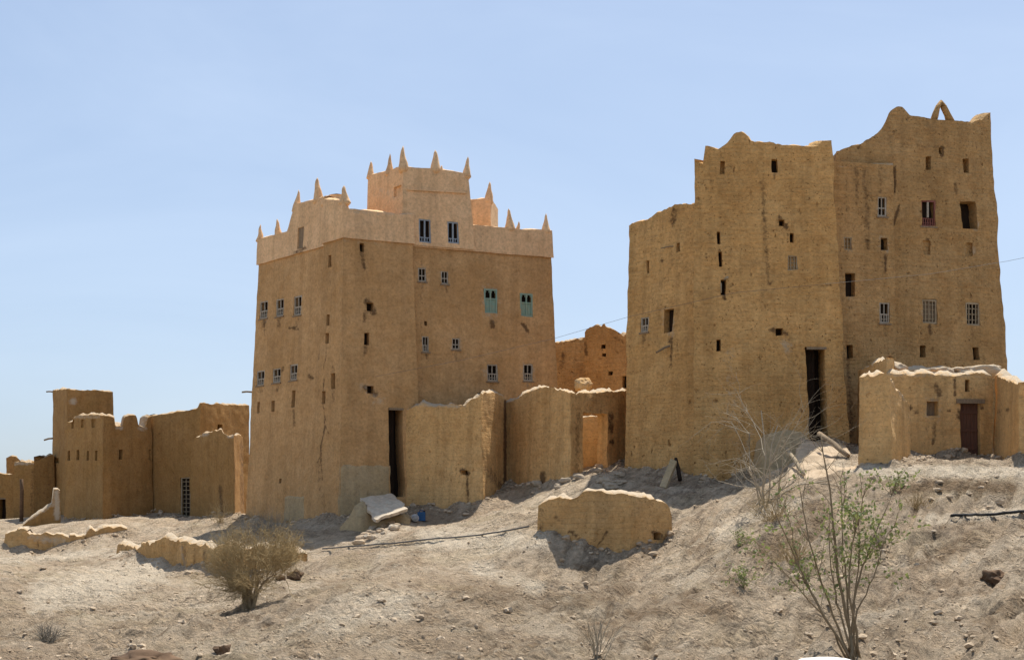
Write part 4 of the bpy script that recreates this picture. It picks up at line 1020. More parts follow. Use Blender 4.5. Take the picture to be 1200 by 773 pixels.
# =================================================================== LEFT CLUSTER
def left_cluster():
    # square watch tower
    t0, t1, t2 = q(60, 62.5), q(78, 60), q(134.5, 61.5)
    sh, _ = closed('watch_tower', 'plain square mud watch tower rising behind the crenellated house', 'building', M['mudG'],
        [t0, t1, t2, (t2[0] - 1.4, t2[1] + 3.4)], [[(61, 458), (70, 456), (78, 456)], [(78, 456), (105, 457), (134, 459)], lambda s: s.pix(1, 130, 459)[1], lambda s: s.pix(0, 61, 458)[1]], -2.5, b=.012, roof=5.6, rag=.03,
        holes={0: [(67, 539, 4, 6, 'hole')]}, strokes={0: [([(66, 465), (65, 478)], 3, .3)]}, pales={1: [([(86, 470)], 5, .9)]})
    sh.spout(0, 62, 513, -.55, .35, .06, .1); sh.spout(0, 62, 459, -.1, .35, .05, .0)
    # crenellated house
    a, b_, c = q(76, 58), q(121, 55.5), q(179, 57.6)
    sh, _ = closed('crenellated_house', 'mud house with stepped battlements and a row of four slits', 'building', M['mudG'], [a, b_, c, (c[0] - 2.0, c[1] + 3.4)],
        [[(77, 495), (85, 494), (86, 489), (92, 486), (121, 486)], [(121, 486), (133, 488), (135, 499), (143, 499), (145.5, 488), (151, 486), (160, 487), (162.5, 499), (171, 501), (174, 489), (179, 486)], lambda s: s.pix(1, 170, 500)[1] + .1, lambda s: s.pix(0, 80, 494)[1]], -2.5, b=.012, roof=3.7, rag=.02, step=.08,
        holes={0: [(81, 533, 3, 12, 'slit'), (91, 533, 3, 12, 'slit'), (103, 533, 3, 12, 'slit'), (113, 533, 3, 12, 'slit'), (85, 497, 4, 10, 'niche'), (97, 496, 4, 10, 'niche'), (110, 496, 4, 10, 'niche')], 1: [(142, 532, 4.5, 12, 'slit'), (176.5, 533, 4, 12, 'slit')]},
        pales={0: [([(88, 488), (116, 488)], 3, .5)], 1: [([(137, 501), (142, 501)], 3, .7), ([(164, 502), (170, 502)], 3, .7)]})
    # plain house with tall grille
    a, b_, c = q(173, 57.9), q(236, 56), q(293, 59.5)
    sh, _ = closed('plain_house', 'flat roofed mud house with a tall pale grille window', 'building', M['mudG'], [a, b_, c, (c[0] - 2.0, c[1] + 5)],
        [[(173, 488), (200, 483), (232, 480), (234, 473), (236, 472)], [(237, 472), (262, 474), (290, 475)], 5, 4.6], -2.5, b=.012, roof=4.2, rag=.03,
        holes={0: [(217.5, 584, 11, 50, 'lattice', {'n': (1, 9)})], 1: [(258, 500, 6, 6, 'hole')]}, strokes={0: [([(202, 488), (203, 600)], 2, .35), ([(196, 506), (186, 508)], 2.5, .4), ([(222, 530), (216, 532)], 2.5, .35)]})
    # lower house in front
    a, b_, c = q(223, 55.8), q(275, 52.6), q(286, 54.6)
    closed('broken_house', 'roofless low mud house with broken pale wall top beside the main tower', 'building', M['mudG'], [a, b_, c, (c[0] - 2.2, c[1] + 2.6)],
        [[(224, 516), (230, 512), (238, 507), (250, 505), (259, 502), (263, 508), (270, 510), (275, 509)], [(275, 509), (286, 511)], 2.6, 2.8], -2.5, b=.012, rag=.06,
        strokes={0: [([(258, 570), (260, 605)], 3, .7), ([(228, 512), (224, 530)], 2.5, .3)], 1: [([(284, 520), (284, 600)], 4, .5)]}, pales={0: [([(234, 509), (243, 508)], 3, .8), ([(268, 511), (275, 510)], 3, .8)]})
    # four far houses
    closed('far_house', 'far mud house with a dark doorway, cut by the picture edge', 'building', M['mudG'], [q(-60, 66), q(17, 65.4), (q(17, 65.4)[0], 88), (q(-60, 66)[0], 88)], [[(-60, 556), (0, 554), (10, 555), (16, 556)], 1.5], -3, b=.01, rag=.05, roof=1.2,
        holes={0: [(2, 603, 9, 40, 'door', {'depth': .5})]})
    closed('ruined_turret', 'small ruined mud turret, farthest of the distant houses', 'ruin', M['mudG'], [q(7, 70), q(25, 70), (q(25, 70)[0], 90), (q(7, 70)[0], 90)], [[(7, 537), (14, 534), (20, 535), (25, 539)], 2.7], -3, b=.01, rag=.1)
    closed('far_house', 'far low mud house with a pale flat roof edge below the turret', 'building', M['mudG'], [q(16, 63), q(41, 63), (q(41, 63)[0], 84), (q(16, 63)[0], 84)], [[(16, 542), (25, 540), (38, 541), (41, 543)], 2.2], -3, b=.01, rag=.05, roof=1.9, pales={0: [([(17, 543), (39, 542)], 2.5, .7)]},
        strokes={0: [([(38, 552), (37, 610)], 3, .5)]})
    closed('far_house', 'narrow mud house squeezed against the square watch tower', 'building', M['mudG'], [q(39, 61), q(64, 61.6), (q(64, 61.6)[0], 82), (q(39, 61)[0], 82)], [[(39, 541), (50, 537), (60, 533), (64, 533)], 2.6], -3, b=.01, rag=.04, roof=2.2,
        strokes={0: [([(58, 540), (57, 600)], 3, .35)]})
    g = gz(*q(24, 59))
    mb = MB(); p = P(25, 561, 59); mb.tube([[p[0], p[1], g - .4], p + [.03, 0, -.5], p], [.11, .1, .09], 7); o = mb.finish('gate_post', M['rockbrown'], None, loc=(p[0], p[1], g)); tag(o, 'dark brown gate post before the farthest houses', 'post')
    # stair wall with an upright pale slab
    sh, _ = ribbon('stair_wall', 'sloping mud stair wall ending in a pale upright slab', 'wall', M['mudG'], [(27, 54), (71, 54.5)], [[(27, 615), (33, 609), (42, 603), (52, 598), (60, 591), (62, 588), (63, 574), (70, 573), (71, 575)]], th=.35, zbot=-2.5, rag=.02, pales={0: [([(66, 576), (67, 606)], 4, .95), ([(30, 611), (60, 592)], 2.5, .6)]})
    sh.done()
left_cluster()

# low retaining walls
_sh, _r = ribbon('retaining_wall', 'low crumbling stone and mud retaining wall below the crenellated house', 'wall', M['mudS'], [(6, 48.8), (34, 48.2), (80, 48.4), (150, 49.4)],
    [[(6, 625), (9, 622), (15, 620), (30, 622), (34, 624)], [(34, 627), (50, 626), (70, 625), (74, 626), (80, 629)], [(80, 626), (99, 627), (103, 622), (120, 618), (145, 616), (150, 618)]], th=.5, zbot=-3.2, rag=.09, amp=.09, b=.06,
    strokes={1: [([(44, 634), (44, 640)], 3, .6), ([(60, 632), (62, 640)], 3, .6)], 2: [([(100, 630), (101, 640)], 3, .7)]}, pales={1: [([(36, 629), (72, 634)], 6, .55)]})
_sh.done()
_sh, _r = ribbon('retaining_wall', 'eroded low mud retaining wall running behind the dry round shrub', 'wall', M['mudS'], [(139, 43.0), (168, 41.2), (255, 37.8), (352, 36.0)],
    [[(139, 641), (147, 638), (155, 640), (161, 645), (165, 640), (168, 634)], [(168, 634), (190, 632), (210, 632), (225, 635), (240, 639), (246, 643), (255, 643)], [(255, 640), (262, 636), (272, 640), (300, 638), (325, 640), (345, 644), (352, 650)]], th=.5, zbot=-3.6, rag=.10, amp=.10, b=.05,
    strokes={1: [([(215, 640), (217, 668)], 3, .6), ([(240, 645), (241, 680)], 3, .6), ([(228, 640), (226, 672)], 2.5, .45)], 0: [([(146, 648), (160, 650)], 3, .5)]}, pales={1: [([(212, 640), (218, 665)], 3, .4)]})
_sh.done()

# =================================================================== GROUND
# browner and paler patches of the ground, traced from the photograph
BROWN = [([(540, 690), (640, 704), (720, 690)], 26, .6), ([(560, 755), (700, 765)], 28, .5), ([(1050, 574), (1110, 568), (1185, 572)], 9, 1.0), ([(1075, 662), (1140, 630)], 12, .75), ([(1030, 712), (1110, 680)], 12, .6),
         ([(900, 650), (960, 605)], 24, .75), ([(690, 740), (800, 700), (850, 720)], 16, .7), ([(300, 735), (400, 752)], 10, .45), ([(815, 640), (865, 690)], 20, .6), ([(230, 730), (330, 692)], 13, .6), ([(380, 692), (490, 652)], 14, .5), ([(0, 745), (70, 728)], 14, .5), ([(640, 650), (720, 676)], 14, .5),
         ([(480, 720), (560, 735)], 16, .5), ([(1140, 740), (1200, 700)], 14, .6), ([(150, 640), (200, 660)], 6, .4), ([(120, 735), (220, 715)], 10, .4), ([(1010, 575), (1050, 590)], 10, .5), ([(990, 752), (1090, 730)], 12, .5)]
LIGHT = [([(50, 700), (180, 665)], 26, .9), ([(390, 722), (470, 708)], 26, .8), ([(500, 628), (640, 636)], 17, .8), ([(560, 665), (630, 688)], 13, .7), ([(1070, 551), (1200, 553)], 8, 1.), ([(985, 545), (1060, 557)], 9, 1.),
         ([(840, 625), (880, 606), (935, 588)], 10, .8), ([(1090, 609), (1200, 600)], 8, .8), ([(780, 700), (850, 650)], 12, .55), ([(940, 765), (1090, 690)], 13, .5), ([(300, 760), (420, 690)], 9, .5), ([(0, 655), (140, 648)], 8, .7), ([(1120, 660), (1200, 630)], 10, .5), ([(440, 632), (480, 612)], 10, .7)]

def build_ground():
    def axis(segs):
        out = []
        for a, b, st in segs: out += list(np.arange(a, b, st))
        return np.array(out)
    geo = lambda a, b, n: list(np.geomspace(a, b, n))
    xr = list(np.arange(0, 11, .046)) + list(np.arange(11, 16, .08)) + list(np.arange(16, 26, .14)) + geo(26, 4000, 34)
    xs = np.array(sorted(set([-v for v in xr[1:]] + xr)))
    ys = np.array([-v for v in geo(4, 1500, 14)][::-1] + list(np.arange(-3, 11, .5)) + list(np.arange(11, 33, .05)) + list(np.arange(33, 62, .10)) + list(np.arange(62, 90, 1.0)) + geo(90, 5000, 30))
    nx, ny = len(xs), len(ys)
    X, Y = np.meshgrid(xs, ys, indexing='ij')
    Z = ground_z(X.ravel(), Y.ravel())
    v = np.stack([X.ravel(), Y.ravel(), Z], 1).astype(np.float32)
    me = bpy.data.meshes.new('ground')
    i = np.arange(nx * ny).reshape(nx, ny)
    f = np.stack([i[:-1, :-1], i[1:, :-1], i[1:, 1:], i[:-1, 1:]], -1).reshape(-1, 4)
    me.vertices.add(len(v)); me.vertices.foreach_set('co', v.ravel())
    me.loops.add(f.size); me.loops.foreach_set('vertex_index', f.ravel().astype(np.int32))
    me.polygons.add(len(f)); me.polygons.foreach_set('loop_start', np.arange(0, f.size, 4, dtype=np.int32))
    me.polygons.foreach_set('use_smooth', np.ones(len(f), bool))
    me.update(calc_edges=True)
    px_ = CX + v[:, 0] / np.maximum(v[:, 1], 1) * F; py_ = HY - v[:, 2] / np.maximum(v[:, 1], 1) * F
    inview = (v[:, 1] > 10) & (v[:, 1] < 70) & (np.abs(px_ - 600) < 760)
    for nm, strokes in (('brown', BROWN), ('light', LIGHT)):
        a_ = np.zeros(len(v), np.float32); a_[inview] = Shell.stroke_field(None, px_[inview], py_[inview], strokes)
        at = me.attributes.new(nm, 'FLOAT', 'POINT'); at.data.foreach_set('value', a_)
    me.materials.append(M['ground'])
    o = bpy.data.objects.new('ground', me); COL.objects.link(o); o['kind'] = 'structure'
build_ground()

# small stones and clods, far too many to count
mb = MB()
cnt = 0
px = RNG.uniform(-60, 1260, 15000); dd = 10 + 30 * RNG.uniform(0, 1, 15000) ** 1.35
xx = (px - CX) / S * dd; yy = dd * K
clump = perlin(np.stack([xx * .35, yy * .35, 0 * xx + 9.5], 1)) + .25
keep = RNG.uniform(-.4, .7, 15000) < clump
xx, yy = list(xx[keep]), list(yy[keep])
for line in BASE:
    pts = [np.array(q(*p)) for p in line]
    for a, b in zip(pts[:-1], pts[1:]):
        L = np.linalg.norm(b - a); nn = np.array([(b - a)[1], -(b - a)[0]]) / L
        for k in range(int(L * 26)):
            p_ = a + (b - a) * RNG.uniform() + nn * RNG.exponential(.38); xx.append(p_[0]); yy.append(p_[1])
xx, yy = np.array(xx), np.array(yy)
nbig = len(xx); zz = ground_z(xx, yy)
base_v, base_f = ICO[0]
for k in range(len(xx)):
    r = 0.009 + 0.014 * RNG.pareto(3.0); r = min(r, .06) if k < keep.sum() else min(r * 2.2, .13)
    v = base_v * (1 + RNG.uniform(-.28, .28, (12, 1))) * r * np.array([RNG.uniform(.8, 1.4), RNG.uniform(.8, 1.4), RNG.uniform(.55, .9)])
    a = RNG.uniform(0, 6.28); ca, sa = math.cos(a), math.sin(a)
    v = v @ np.array([[ca, -sa, 0], [sa, ca, 0], [0, 0, 1]])
    mb.add(v + [xx[k], yy[k], zz[k] + r * .2], base_f)
o = mb.finish('gravel', M['clod'], None, smooth=False); o['kind'] = 'stuff'; o['label'] = 'scattered pebbles and mud clods on the pale slope'

# stones one can tell apart
def stone(name, px, py, size, mat, label, seed, rough=.35, sink=.25, group=None, cat='stone', sub=2):
    c, d = ground_hit(px, py)
    mb = MB(); size = np.array(size, float)
    mb.rock(c + [0, 0, size[2] * (1 - 2 * sink)], size, seed, rough, sub)
    mb.v[-1] = mb.v[-1] + vnoise((mb.v[-1] - c) / size + seed, 1.6) * size * rough * .35
    o = mb.finish(name, M[mat], None, loc=c, smooth=sub > 2); return tag(o, label, cat, group)
stone('stone', 162, 783, (.34, .25, .10), 'rockbrown', 'wide low brown stone at the bottom edge of the slope', 1, .6, .3, sub=3)
stone('stone', 262, 766, (.10, .08, .09), 'rockbrown', 'small dark brown lump on the near pebbly mound', 2, .7, .4)
stone('stone', 345, 679, (.20, .16, .20), 'rockbrown', 'dark brown upright lump just right of the dry round shrub', 3, .7, .35)
stone('stone', 329, 679, (.13, .1, .09), 'rockbrown', 'small dark stone between the dry shrub and a larger dark lump', 4)
stone('stone', 1167, 684, (.20, .16, .13), 'rockbrown', 'brown lump half buried in the slope right of the green shrub', 5, .8, .4, sub=3)
stone('boulder', 968, 789, (.30, .25, .09), 'rockwhite', 'smooth white rounded boulder at the foot of the green shrub', 7, .08, .2, sub=3)
random.seed(21)
for k in range(16):
    px_, py_ = random.uniform(20, 1190), random.uniform(655, 765)
    r = random.uniform(.035, .075)
    stone('loose_stone', px_, py_, (r * random.uniform(.9, 1.5), r, r * random.uniform(.5, .8)), 'clod', 'small dusty loose stone lying on the open slope', k + 30, .6, .42, 'loose stones on the open slope', sub=1)
for k in range(34):
    t = random.random(); px_ = 425 + 48 * t + random.gauss(0, 7); py_ = 632 - 26 * t + random.gauss(0, 4)
    r = random.uniform(.07, .17)
    stone('rubble_stone', px_, py_, (r * 1.3, r, r * .7), 'concrete' if k % 4 == 0 else 'clod', 'pale rubble stone spilled below the tilted cement slab', k + 90, .4, .25, 'rubble below the tilted slab', 'rubble', sub=1)
for k in range(30):
    px_, py_ = random.uniform(625, 735), random.uniform(548, 574)
    r = random.uniform(.07, .20)
    stone('rubble_stone', px_, py_, (r * 1.3, r, r * .7), 'rock', 'mud rubble lump heaped before the open doorway of the courtyard wall', k + 150, .4, .2, 'rubble before the orange doorway', 'rubble', sub=1)
for k in range(16):
    px_, py_ = random.uniform(990, 1190), random.uniform(556, 600)
    r = random.uniform(.045, .09)
    stone('clod', px_, py_, (r * 1.5, r, r * .6), 'clod', 'pale clod on the crest below the hut', k + 200, .6, .42, 'clods on the crest below the hut', sub=1)

# =================================================================== RAMPS, SLABS AND LOOSE THINGS
def slab(name, label, cat, corners, th, mat, jit=.02, sub=8):
    """a plate with real thickness through four measured corners"""
    c = [np.asarray(a, float) for a in corners]
    n = np.cross(c[1] - c[0], c[3] - c[0]); n /= np.linalg.norm(n)
    if n[2] < 0: n = -n
    g = np.linspace(0, 1, sub + 1); U, V = np.meshgrid(g, g, indexing='ij')
    U, V = U.ravel()[:, None], V.ravel()[:, None]
    top = c[0] * (1 - U) * (1 - V) + c[1] * U * (1 - V) + c[2] * U * V + c[3] * (1 - U) * V
    top = top + vnoise(top, 2.2) * jit
    bot = top - n * th
    k = sub + 1; i = np.arange(k * k).reshape(k, k); o = k * k
    f = [(i[a, b], i[a + 1, b], i[a + 1, b + 1], i[a, b + 1]) for a in range(sub) for b in range(sub)]
    f += [tuple(o + x for x in fc[::-1]) for fc in f[:]]
    ring = list(i[:, 0]) + list(i[-1, 1:]) + list(i[-2::-1, -1]) + list(i[0, -2:0:-1])
    f += [(ring[j], o + ring[j], o + ring[(j + 1) % len(ring)], ring[(j + 1) % len(ring)]) for j in range(len(ring))]
    mb = MB(); mb.add(np.concatenate([top, bot]), f)
    ob = mb.finish(name, M[mat], None, loc=bot.mean(0), smooth=False)
    return tag(ob, label, cat)

# tilted cement slab on a mud wedge before the main tower's door
slab('cement_slab', 'tilted pale cement slab lying before the dark door of the main tower', 'slab', [P(423, 583, 43.4), P(440, 609, 40.4), P(478, 596, 41.4), P(461, 579, 44.4)], .11, 'concrete', .09, 10)
mb = MB()
w = [P(396, 622, 42.6), P(436, 622, 40.6), P(424, 586, 42.9), P(420, 600, 43.8), P(402, 612, 43.6), P(462, 588, 43.4), P(474, 606, 41.6), P(440, 613, 40.9)]
def wedge(name, label, cat, px_line, mat, d_front, d_back, zdrop=1.2, seed=0):
    """a mud ramp: profile across the picture, running back to the wall behind it"""
    fr = np.array([P(x, y, d_front) for x, y in px_line]); bk = np.array([P(x, y, d_front) for x, y in px_line]); bk[:, 1] = d_back * K
    n = len(px_line); m = 7
    rows = [fr + (bk - fr) * t for t in np.linspace(0, 1, m)]
    v = np.concatenate([fr - [0, 0.15, zdrop]] + rows); v = v + vnoise(v + seed, 1.8) * .06
    f = [(r * n + c, r * n + c + 1, (r + 1) * n + c + 1, (r + 1) * n + c) for r in range(m) for c in range(n - 1)]
    mb = MB(); mb.add(v, f)
    for e in (0, n - 1):
        col = [v[(r + 1) * n + e] for r in range(m)]; low = [c_ - [0, 0, zdrop] for c_ in col]
        mb.add(col + low, [(r, r + 1, m + r + 1, m + r) for r in range(m - 1)])
    o = mb.finish(name, mat, None, loc=fr.mean(0) - [0, 0, zdrop * .5]); return tag(o, label, cat)
wedge('mud_ramp', 'mud ramp wedge under the tilted cement slab', 'ramp', [(398, 618), (408, 606), (416, 592), (424, 587), (434, 604), (440, 613), (458, 606), (472, 602), (480, 608)], M['patch'], 41.9, 45.4, 1.3)

# jerrycan and tub
c, d = ground_hit(494, 610); root = empty('jerrycan', c, 'small blue plastic jerrycan in the shade of the courtyard wall', 'jerrycan')
mb = MB(); mb.box(c + [0, 0, .17], (.15, 0, 0), (0, .10, 0), (0, 0, .17)); mb.finish('body', M['bluep'], root, smooth=False)
mb = MB(); mb.tube([c + [-.08, 0, .34], c + [-.06, 0, .41], c + [.04, 0, .41], c + [.06, 0, .34]], .02, 6); mb.finish('handle', M['bluep'], root)
mb = MB(); mb.tube([c + [.11, 0, .33], c + [.11, 0, .40]], .035, 8); mb.finish('cap', M['cable'], root)
c, d = ground_hit(485.5, 612); mb = MB()
ax = np.array([.35, -.9, .28]); ax /= np.linalg.norm(ax); base = c + [0, 0, .13]
mb.tube([base - ax * .12, base - ax * .115, base + ax * .10, base + ax * .13, base + ax * .13, base + ax * .10, base - ax * .10], [.02, .10, .14, .15, .125, .12, .09], 14)
o = mb.finish('tub', M['whitep'], None, loc=c); tag(o, 'small white plastic tub lying on its side by the blue jerrycan', 'tub')

# ramp with poles at the worn tower's door
o = slab('rubble_ramp', 'pale rubble ramp climbing to the tall doorway of the worn tower', 'ramp', [P(916, 570, 33.8), P(1008, 556, 33.4), P(992, 522, 37.8), P(938, 514, 38.0)], .5, 'clod', .16, 16)
for p_ in o.data.polygons: p_.use_smooth = True
wedge('mud_bench', 'grey rendered mud bench built against the worn tower', 'bench', [(888, 565), (893, 540), (897, 516), (906, 507), (922, 503), (940, 506), (954, 520), (956, 545)], M['patch'], 38.3, 39.9, 2.4, 5)
def pole(name, label, a, b, r, mat, cat='pole'):
    a, b = np.asarray(a), np.asarray(b); m_ = (a + b) / 2 + [0.01, 0, .03]
    mb = MB(); mb.tube([a, a * .7 + b * .3 + [0, 0, .02], m_, a * .25 + b * .75, b], [r, r * .95, r, r * .9, r * .75], 8)
    o = mb.finish(name, M[mat], None, loc=(a + b) / 2); return tag(o, label, cat)
pole('wooden_pole', 'bleached pole lying along the upper side of the rubble ramp', P(960, 508, 37.0), P(994, 534, 35.2), .09, 'timber')
pole('wooden_pole', 'bleached pole lying along the lower side of the rubble ramp', P(922, 526, 36.0), P(942, 556, 34.2), .07, 'palewood')
slab('cement_board', 'narrow grey board leaning on the base of the worn tower wing', 'board', [P(773, 569, 38.6), P(780, 571, 38.4), P(793, 540, 39.6), P(786, 537, 39.8)], .10, 'patch', .01, 4)
pole('wooden_prop', 'dark timber prop standing behind the leaning grey board', P(797, 562, 39.2), P(792, 537, 39.8), .08, 'board', 'prop')

# hoses and wires
def line(name, label, cat, pix, mat, r, lift=.02):
    pts = []
    for (x0, y0), (x1, y1) in zip(pix[:-1], pix[1:]):
        for t in np.linspace(0, 1, 10)[:-1]: pts.append(ground_hit(x0 + (x1 - x0) * t, y0 + (y1 - y0) * t)[0] + [0, 0, lift + r])
    mb = MB(); pts = np.array(pts); pts[1:-1] = (pts[:-2] + pts[1:-1] * 2 + pts[2:]) / 4
    pts[:, 2] += .02
    mb.tube(pts, r, 6); o = mb.finish(name, M[mat], None, loc=pts[0]); return tag(o, label, cat)
line('hose', 'thin dark hose crossing the slope toward the broken wall stump', 'hose', [(378, 645), (450, 640), (520, 633), (575, 628), (625, 618)], 'pipe', .028)
line('hose', 'dark pipe lying on the crest at the right end of the slope', 'hose', [(1115, 609), (1150, 608), (1200, 604), (1240, 601)], 'cable', .035)
def wire(name, label, pts, r, mat='cable'):
    p = np.array([P(*a) for a in pts]); out = []
    for a, b in zip(p[:-1], p[1:]):
        for t in np.linspace(0, 1, 9)[:-1]: out.append(a + (b - a) * t)
    out.append(p[-1]); mb = MB(); mb.tube(out, r, 5); o = mb.finish(name, M[mat], None, loc=out[0]); return tag(o, label, 'wire')
wire('overhead_wire', 'thin overhead wire strung from the main tower across both right towers', [(440, 441, 44.0), (545, 421, 43.0), (651, 396, 41.5), (737, 371, 40.5), (860, 343, 38.9), (985, 331, 38.5), (1090, 321, 38.0), (1180, 306, 38.0), (1200, 302, 37.6), (1330, 270, 37.0)], .006, 'pipe')

# =================================================================== SHRUBS
def grow(mb, p, d, length, r, depth, spread, rng, n=3, up=.15, tips=None, wob=.18, seg=4, kids=(2, 4), sides=4):
    pts = [np.array(p, float)]; dv = np.array(d, float)
    for s in range(seg):
        dv = dv + rng.normal(0, wob, 3) + np.array([0, 0, up * .3]); dv /= np.linalg.norm(dv)
        pts.append(pts[-1] + dv * length / seg)
    rad = np.linspace(r, r * .55, seg + 1)
    mb.tube(pts, rad, sides, cap=False)
    if tips is not None and depth <= 1: tips += [(pts[k], dv) for k in range(1, seg + 1)]
    if depth <= 0: return
    for k in range(rng.integers(*kids) if kids[1] > kids[0] else kids[0]):
        t = rng.integers(1, seg + 1); nd = dv + rng.normal(0, spread, 3); nd /= np.linalg.norm(nd)
        grow(mb, pts[t], nd, length * rng.uniform(.5, .8), max(rad[t] * .62, .0012), depth - 1, spread, rng, n, up, tips, wob, seg, kids, sides)

def dry_dome():
    c, d = ground_hit(294, 713); rng = np.random.default_rng(4)
    root = empty('dry_shrub', c, 'round dry khaki shrub with dense fine twigs standing in a gully', 'shrub')
    ppm = S / d
    tr = MB(); tw = MB()
    crown = c + np.array([.0, 0, .78])
    tips = []
    for k in range(11):
        a = rng.uniform(0, 6.28); sp = rng.uniform(.12, .8)
        top = c + np.array([.0 + math.cos(a) * sp, math.sin(a) * sp * .8, rng.uniform(.38, .62)])
        b0 = c + np.array([rng.normal(0, .05), rng.normal(0, .05), -.08])
        m_ = b0 * .5 + top * .5 + np.array([-(math.cos(a) * sp) * .22, -(math.sin(a) * sp) * .2, .03])
        pts = np.array([b0, b0 * .6 + m_ * .4 + rng.normal(0, .02, 3), m_, m_ * .45 + top * .55 + rng.normal(0, .03, 3), top])
        tr.tube(pts, [.042, .034, .026, .02, .012], 6)
        tips += [pts[3], pts[4], pts[2] * .4 + pts[3] * .6]
    tr.finish('stem', M['bark'], root)
    lobes = [(crown + np.array([rng.uniform(-.66, .66), rng.uniform(-.55, .55), rng.uniform(-.14, .24)]), rng.uniform(.20, .34)) for _ in range(15)]
    for k in range(820):
        lc, lr = lobes[rng.integers(0, 15)]
        st = tips[rng.integers(0, len(tips))] + rng.normal(0, .06, 3) if rng.random() < .35 else lc + rng.normal(0, .45, 3) * lr
        o_ = st - (c + [.05, 0, .25]); dv = o_ / np.linalg.norm(o_) + rng.normal(0, .4, 3); dv[2] += .02; dv /= np.linalg.norm(dv)
        grow(tw, st, dv, lr * rng.uniform(.6, 1.0), .0065, 2, .65, rng, wob=.24, seg=3, kids=(3, 6), sides=3)
    tw.finish('twigs', M['drybroom'], root)
dry_dome()

def grey_bush(px, py, wpx, hpx, n, label, seed, mat='greytwig', e0=.3):
    c, d = ground_hit(px, py); rng = np.random.default_rng(seed); ppm = S / d
    mb = MB(); w, h = wpx / ppm / 2, hpx / ppm
    for k in range(n):
        a = rng.uniform(0, 6.28); e = math.asin(rng.uniform(e0, 1.0))
        dv = np.array([math.cos(a) * math.cos(e) * w, math.sin(a) * math.cos(e) * w, math.sin(e) * h]); L = np.linalg.norm(dv)
        grow(mb, c + [rng.normal(0, w * .12), rng.normal(0, w * .12), -.03], dv / L, L * .7, .006, 1, .45, rng, wob=.2, seg=3, kids=(2, 5), sides=3)
    o = mb.finish('dry_bush', M[mat], None, loc=c); return tag(o, label, 'bush')
grey_bush(56, 752, 44, 30, 60, 'small grey dry tuft on the open slope', 3)
grey_bush(318, 628, 90, 36, 110, 'grey brush pile in the shade at the foot of the main tower', 5)
grey_bush(258, 612, 40, 34, 50, 'dry brown bush against the low broken house', 6, 'drybroom')
grey_bush(700, 772, 60, 70, 14, 'sparse thin dry stalks at the bottom of the slope', 9, 'deadtwig', .8)
grey_bush(905, 610, 100, 46, 70, 'low brownish scrub in front of the bare branched bush', 12, 'drybroom')
grey_bush(1075, 598, 60, 26, 50, 'low dry scrub on the bank just below the hut', 13, 'drybroom')
grey_bush(930, 660, 70, 44, 60, 'reddish dry scrub behind the stems of the green shrub', 14, 'drybroom')

def bare_bush():
    c, d = ground_hit(896, 588); rng = np.random.default_rng(8); ppm = S / d
    mb = MB()
    for tx, ty in ((872, 455), (885, 480), (915, 440), (935, 470), (900, 500), (880, 520), (945, 500), (925, 420), (868, 540), (935, 540)):
        tgt = P(tx, ty, d + rng.uniform(-.7, .7)); v = tgt - c; L = np.linalg.norm(v)
        grow(mb, c + [rng.normal(0, .12), rng.normal(0, .12), -.1], v / L, L * .66, .026, 3, .55, rng, wob=.17, seg=4, kids=(3, 5), up=.0, sides=4)
    o = mb.finish('bare_bush', M['deadtwig'], None, loc=c); tag(o, 'bare bleached thorn bush with tangled branches before the worn tower', 'bush')
bare_bush()

